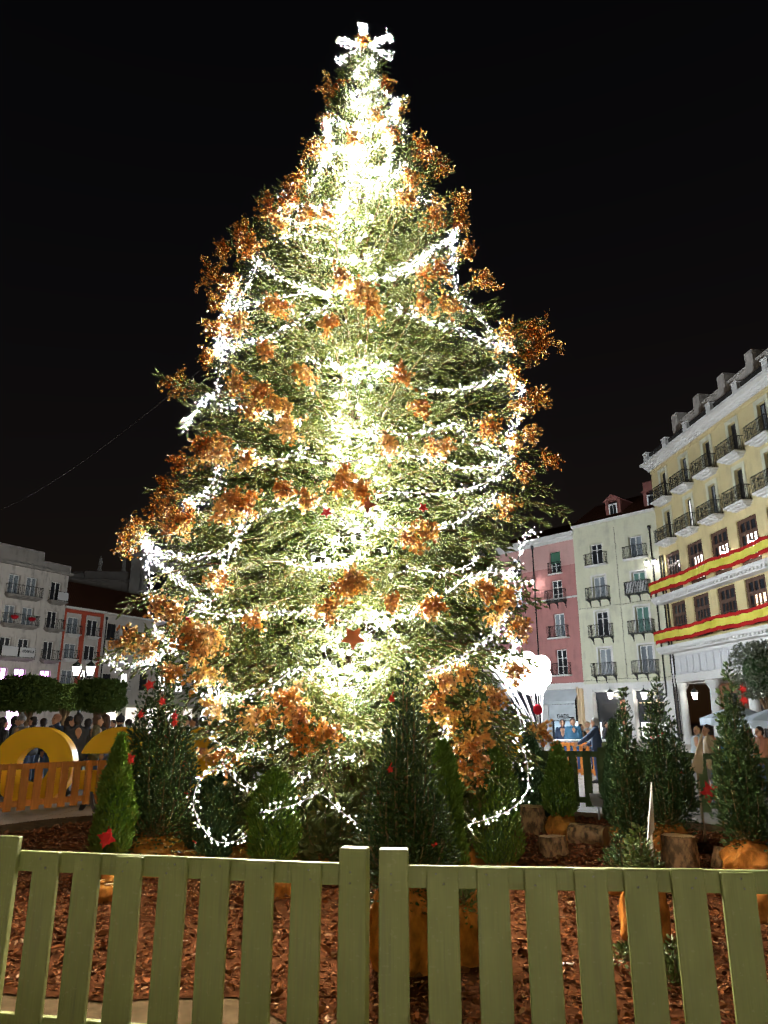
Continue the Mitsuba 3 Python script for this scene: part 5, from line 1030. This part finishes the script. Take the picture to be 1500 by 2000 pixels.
    if hat: obj('knit_hat', place(mesh_of([sph(hc + A(0, -.015, .055), .112, 16), sph(hc + A(0, -.02, .175), .035)], .03, 3)), hat, k, smooth=True)
    elif not bald:
        h = [M_.batch_hull([sph(hc - hd * .022 + A(0, 0, .045), .104, 16), sph(hc - hd * .05 + A(0, 0, -.03), .078, 12)])]
        if long_hair: h += [M_.batch_hull([sph(hc - hd * .05 + A(0, 0, 0), .09, 12), sph(hc - hd * .07 + A(0, 0, -.24), .07, 10)])]
        cut = M_.cube([.3, .3, .4], True).rotate([0, 0, math.degrees(turn)]).translate([float(q_) for q_ in hc + hd * .205 + A(0, 0, -.09)])
        obj('hair', place(mesh_of([M_.batch_boolean([M_.batch_boolean(h, m3.OpType.Add), cut], m3.OpType.Subtract)], .03, 3)), hair, k, smooth=True)
    if hood: obj('hood', place(mesh_of([M_.batch_hull([sph(A(-.07, -.07, 1.45), .06), sph(A(.07, -.07, 1.45), .06), sph(A(0, -.13, 1.40), .05)])], .03, 3)), hood, k, smooth=True)
    return k
def crowd(u, vtop, Y, label, **kw):
    p = at(u, vtop, Y); person(label, p[0], Y, H=float(np.clip(p[2] + .01, 1.45, 1.9)), **kw)
PI = math.pi
crowd(6, 1404, 16.8, 'person in a dark jacket at the left edge behind the letter O', coat='cloth_black', face=-.6)
crowd(43, 1399, 18.2, 'person in a grey knitted hat behind the letter O', coat='cloth_grey', hat='cloth_grey', face=2.6)
crowd(30, 1401, 20.5, 'person in a black coat left of the grey knitted hat', coat='cloth_black', face=-1.2)
crowd(66, 1402, 19.4, 'dark haired person turned left, right of the grey knitted hat', coat='cloth_dark', face=1.3, turn=.3)
crowd(86, 1405, 21.0, 'dark haired person far back between the letter O and the bald man', coat='cloth_black', face=.3)
crowd(113, 1396, 17.6, 'bald man in a dark navy jacket above the letter O', coat='cloth_navy', bald=True, face=2.6, skin='skin_tan')
crowd(137, 1402, 17.4, 'woman in profile facing the man in the long black coat', coat='cloth_dark', face=-1.4, long_hair=True)
crowd(154, 1397, 16.5, 'man in a long black coat between the letters O and G', coat='cloth_black', legs='cloth_black', face=.7, bulk=1.12)
crowd(173, 1406, 18.8, 'person in a navy blue jacket behind the gap of the letters O and G', coat='cloth_navy', face=.2)
crowd(191, 1399, 16.9, 'man in a khaki jacket behind the letter G', coat='cloth_khaki', face=-1.1, hair='hair_brown')
crowd(207, 1398, 17.2, 'woman with long brown hair facing the man in khaki', coat='cloth_dark', face=1.4, long_hair=True, hair='hair_brown')
crowd(221, 1408, 21.0, 'dark haired person far back right of the long haired woman', coat='cloth_black', face=2.9)
crowd(236, 1401, 18.0, 'person in a black hood left of the berried holly', coat='cloth_black', hat='cloth_black', face=.6)
crowd(252, 1407, 20.0, 'person in dark clothes just left of the berried holly', coat='cloth_dark', face=.1)
crowd(366, 1401, 19.0, 'dark haired person above the flat top of the letter R, leftmost', coat='cloth_dark', face=2.7, hair='hair_dark')
crowd(381, 1403, 18.0, 'person with white scarf and dark hair above the letter R', coat='cloth_white', face=2.2)
crowd(397, 1402, 18.6, 'person in black above the letter R, third head from its left', coat='cloth_black', face=-.6)
crowd(410, 1406, 17.6, 'tan faced person above the right end of the letter R', coat='cloth_rust', face=2.9, skin='skin_tan')
crowd(322, 1405, 20.0, 'person half hidden by the tip of the berried holly', coat='cloth_navy', face=.5)
# right hand side
crowd(1162, 1404, 20.6, 'man in a blue jacket leaning on the fence with an outstretched arm', coat='cloth_navy', legs='cloth_jeans', hair='hair_grey', face=1.15, bulk=1.1, arms=(((-.3, .2, 1.2), (-.2, .48, 1.04)), ((.25, .05, 1.14), (.2, .3, 1.0))))
crowd(1181, 1410, 24.0, 'person in black behind the man in blue', coat='cloth_black', legs='cloth_black', face=-2.0)
crowd(1118, 1405, 25.0, 'person in a blue puffer jacket under the white awning', coat='cloth_blue', face=PI, bulk=1.2, hair='hair_brown')
crowd(1098, 1407, 26.5, 'person with a pale face left of the blue puffer jacket', coat='cloth_navy', face=2.8)
crowd(1134, 1416, 25.5, 'child in black right of the blue puffer jacket', coat='cloth_black', face=-2.6)
crowd(1147, 1411, 27.0, 'person in pale clothes left of the man in blue', coat='cloth_pale', face=2.7, hair='hair_blond')
crowd(1196, 1409, 29.0, 'person in white right of the person in black', coat='cloth_white', face=2.2)
crowd(1381, 1418, 15.5, 'woman in a beige coat with long dark hair walking to the left', coat='cloth_beige', legs='cloth_grey', hair='hair_dark', long_hair=True, face=1.2, turn=.3, bulk=1.25, step=.7, hood='cloth_rust', arms=(None, ((.3, -.2, 1.15), (.22, .02, .98))))
crowd(1362, 1428, 19.0, 'person in pale grey behind the woman in beige', coat='cloth_pale', hair='hair_blond', face=2.0)
crowd(1420, 1432, 17.5, 'child in a yellow jacket beside the tall holly at the right edge', coat='cloth_yellow', legs='cloth_jeans', face=1.0)
crowd(1484, 1432, 17.0, 'person in rust brown seen between the right edge holly and the frame', coat='cloth_rust', face=1.8)

# ---- clipped trees
def clipped(label, u, v0, v1, Y, hw, mat='tree_leaf', n=5200, leaf=.11, sq=.72, group=None):
    k = thing('clipped_tree', label, 'tree', group); top, bot = at(u, v0, Y), at(u, v1, Y); c = (top + bot) / 2; h = (top[2] - bot[2]) / 2; r = hw / FPX * Y * 1.04
    d = unit(rng.normal(size=(n, 3))); sg = np.sign(d) * np.abs(d) ** sq; sg /= np.max(np.abs(sg) * [.92, .92, 1.0], axis=1, keepdims=True) ** .45
    q_ = sg * (1 - .3 * rng.random((n, 1)) ** 2) * (1 + .07 * np.sin(d[:, :1] * 9 + d[:, 2:] * 7 + c[0])) * [r * .92, r * .92, h]
    s = rng.uniform(.7, 1.3, n) * leaf
    obj('crown', leaves(q_ + c, rng.normal(size=(n, 3)) + d * .4, d + rng.normal(size=(n, 3)) * .5, s, s * .6, .15), mat, k, kind='stuff')
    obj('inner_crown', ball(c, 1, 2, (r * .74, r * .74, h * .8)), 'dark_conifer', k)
    tr = [tube([(c[0], Y, 0), (c[0] + .05, Y, bot[2] * .5), (c[0], Y, bot[2] * .75)], [.16, .12, .11], 8)]
    for j in range(5): a = j * 1.3; tr.append(tube([(c[0], Y, bot[2] * .7), (c[0] + r * .25 * math.cos(a), Y + r * .25 * math.sin(a), bot[2]), (c[0] + r * .5 * math.cos(a), Y + r * .5 * math.sin(a), c[2])], [.08, .06, .03], 6))
    obj('trunk', cat_(tr), 'bark', k)
clipped('clipped round tree cut off by the left edge', -16, 1330, 1388, 26, 24)
clipped('clipped tree before the violet shop windows, its right side lit', 56, 1322, 1388, 26, 46)
clipped('clipped tree behind the small single lantern', 130, 1338, 1386, 34, 34)
clipped('dark clipped tree below and right of the twin lantern', 198, 1328, 1389, 27, 40)
k = None
clipped('knotty grey green tree at the right edge before the arcade', 1495, 1256, 1366, 26, 52, 'grey_leaf', 4200, .1)

# ---- glowing balloons held up on sticks
k = thing('balloon_bunch', 'dazzling white bunch of light balloons on long sticks right of the tree', 'balloon bunch')
YB = 22.0; hold = at(1058, 1452, YB)
bl = [(968, 1290, 18), (985, 1300, 17), (1000, 1286, 16), (1012, 1306, 18), (1030, 1290, 17), (1045, 1300, 18), (1058, 1298, 17), (1060, 1322, 17), (1040, 1326, 18), (1020, 1330, 17), (1000, 1322, 17), (1034, 1340, 15), (1052, 1338, 15), (950, 1284, 13)]
for j, (u, v, r) in enumerate(bl):
    p = at(u, v, YB + .35 * math.sin(j * 2.1)); R = r / FPX * YB * 1.0
    b_ = obj('balloon', ball(p, R, 2, (1, 1, 1.08)), 'led', k, smooth=True, emit=(24, 27, 29)); obj('stick', tube([p - [0, 0, R], hold + [.02 * (j - 7) * .5, 0, .1]], .012, 5), 'white_frame', b_)
obj('holder', cat_([lathe([(.2, 0), (.2, .05), (.06, .1), (.05, hold[2] + .15)], 10, (hold[0], hold[1], 0))]), 'dark_frame', k)
p = at(1050, 1386, 21.0); k = thing('foil_balloon', 'small pink balloon under the dazzling white bunch', 'balloon'); obj('balloon', ball(p, .13, 2, (1, 1, 1.1)), 'flower_red', k, smooth=True); obj('stick', tube([p - [0, 0, .13], (p[0] + .1, p[1] + .3, .0)], .01, 5), 'white_frame', k)
# ---- long white stall table before the people at the awning
k = thing('stall_table', 'low stall with a bright white cloth top behind the brown fence', 'table'); F = Facade((5.15, 23.3), unit([1, -.25]))
obj('top', F(bx(0, 1.75, 0, .8, 1.0, 1.06, .01)), 'banner_cloth', k); [obj('leg', F(bx(a, a + .06, b, b + .06, 0, .999)), 'dark_frame', k) for a in (.05, 1.62) for b in (.05, .68)]
# ---- terrace: parasols, chairs, crate
def parasol(label, u, v, Y, R, h):
    p = at(u, v, Y); k = thing('parasol', label, 'parasol', 'pale blue terrace parasols'); z = p[2]; n = 8; a = np.arange(n) * 2 * np.pi / n + .39
    rim = np.stack([p[0] + R * np.cos(a), Y + R * np.sin(a), np.full(n, z - h)], 1); low = rim - [0, 0, .22]; V = np.vstack([rim, low, [[p[0], Y, z]]]); f = []
    for j in range(n): f += [[j, (j + 1) % n, 2 * n], [j, j + n, (j + 1) % n + n], [j, (j + 1) % n + n, (j + 1) % n]]
    obj('canopy', (V, np.array(f)), 'parasol_cloth', k); obj('pole', lathe([(.3, 0), (.3, .06), (.035, .1), (.03, z)], 8, (p[0], Y, 0)), 'white_frame', k)
parasol('pale blue terrace parasol behind the tall holly at the right', 1436, 1376, 24, 1.1, .42)
parasol('pale blue terrace parasol at the right edge', 1516, 1378, 22, 1.1, .42)
def chair(label, u, v, Y, face):
    p = at(u, v, Y); k = thing('terrace_chair', label, 'chair', 'blue terrace chairs'); Q = lambda m: rotz(m, face, (p[0], p[1], 0))
    obj('seat', Q(bx(-.22, .22, -.22, .22, .43, .47, .01)), 'plastic_blue', k); obj('backrest', Q(bx(-.22, .22, .2, .24, .5, .95, .01)), 'plastic_blue', k)
    for a in (-.2, .2):
        for b in (-.2, .2): obj('leg', Q(tube([(a, b, 0), (a, b, .429)], .014, 5)), 'white_frame', k)
chair('blue terrace chair left of the child in yellow', 1404, 1460, 18.6, .3); chair('second blue terrace chair close behind the child in yellow', 1412, 1440, 20.5, -.4)
k = thing('plastic_crate', 'blue plastic crate with slatted sides right of the woman in beige', 'crate'); p = at(1408, 1478, 15.4); z = 0.55
obj('body', cat_([bx(p[0] - .22, p[0] + .22, 15.2, 15.6, z, z + .03)] + [bx(p[0] - .22, p[0] + .22, yy, yy + .02, z + .05 + .07 * i, z + .09 + .07 * i) for yy in (15.18, 15.6) for i in range(4)] + [bx(a, a + .03, 15.2, 15.6, z + .03, z + .35) for a in (p[0] - .22, p[0] + .19)]), 'plastic_blue', k)
obj('stand', bx(p[0] - .2, p[0] + .2, 15.22, 15.58, 0, z - .002, .01), 'dark_frame', k)
print('keys', len(scene), 'tris', sum(len(meshkit.WRITTEN[d['filename']][1]) for d in scene.values() if d.get('type') == 'ply'))
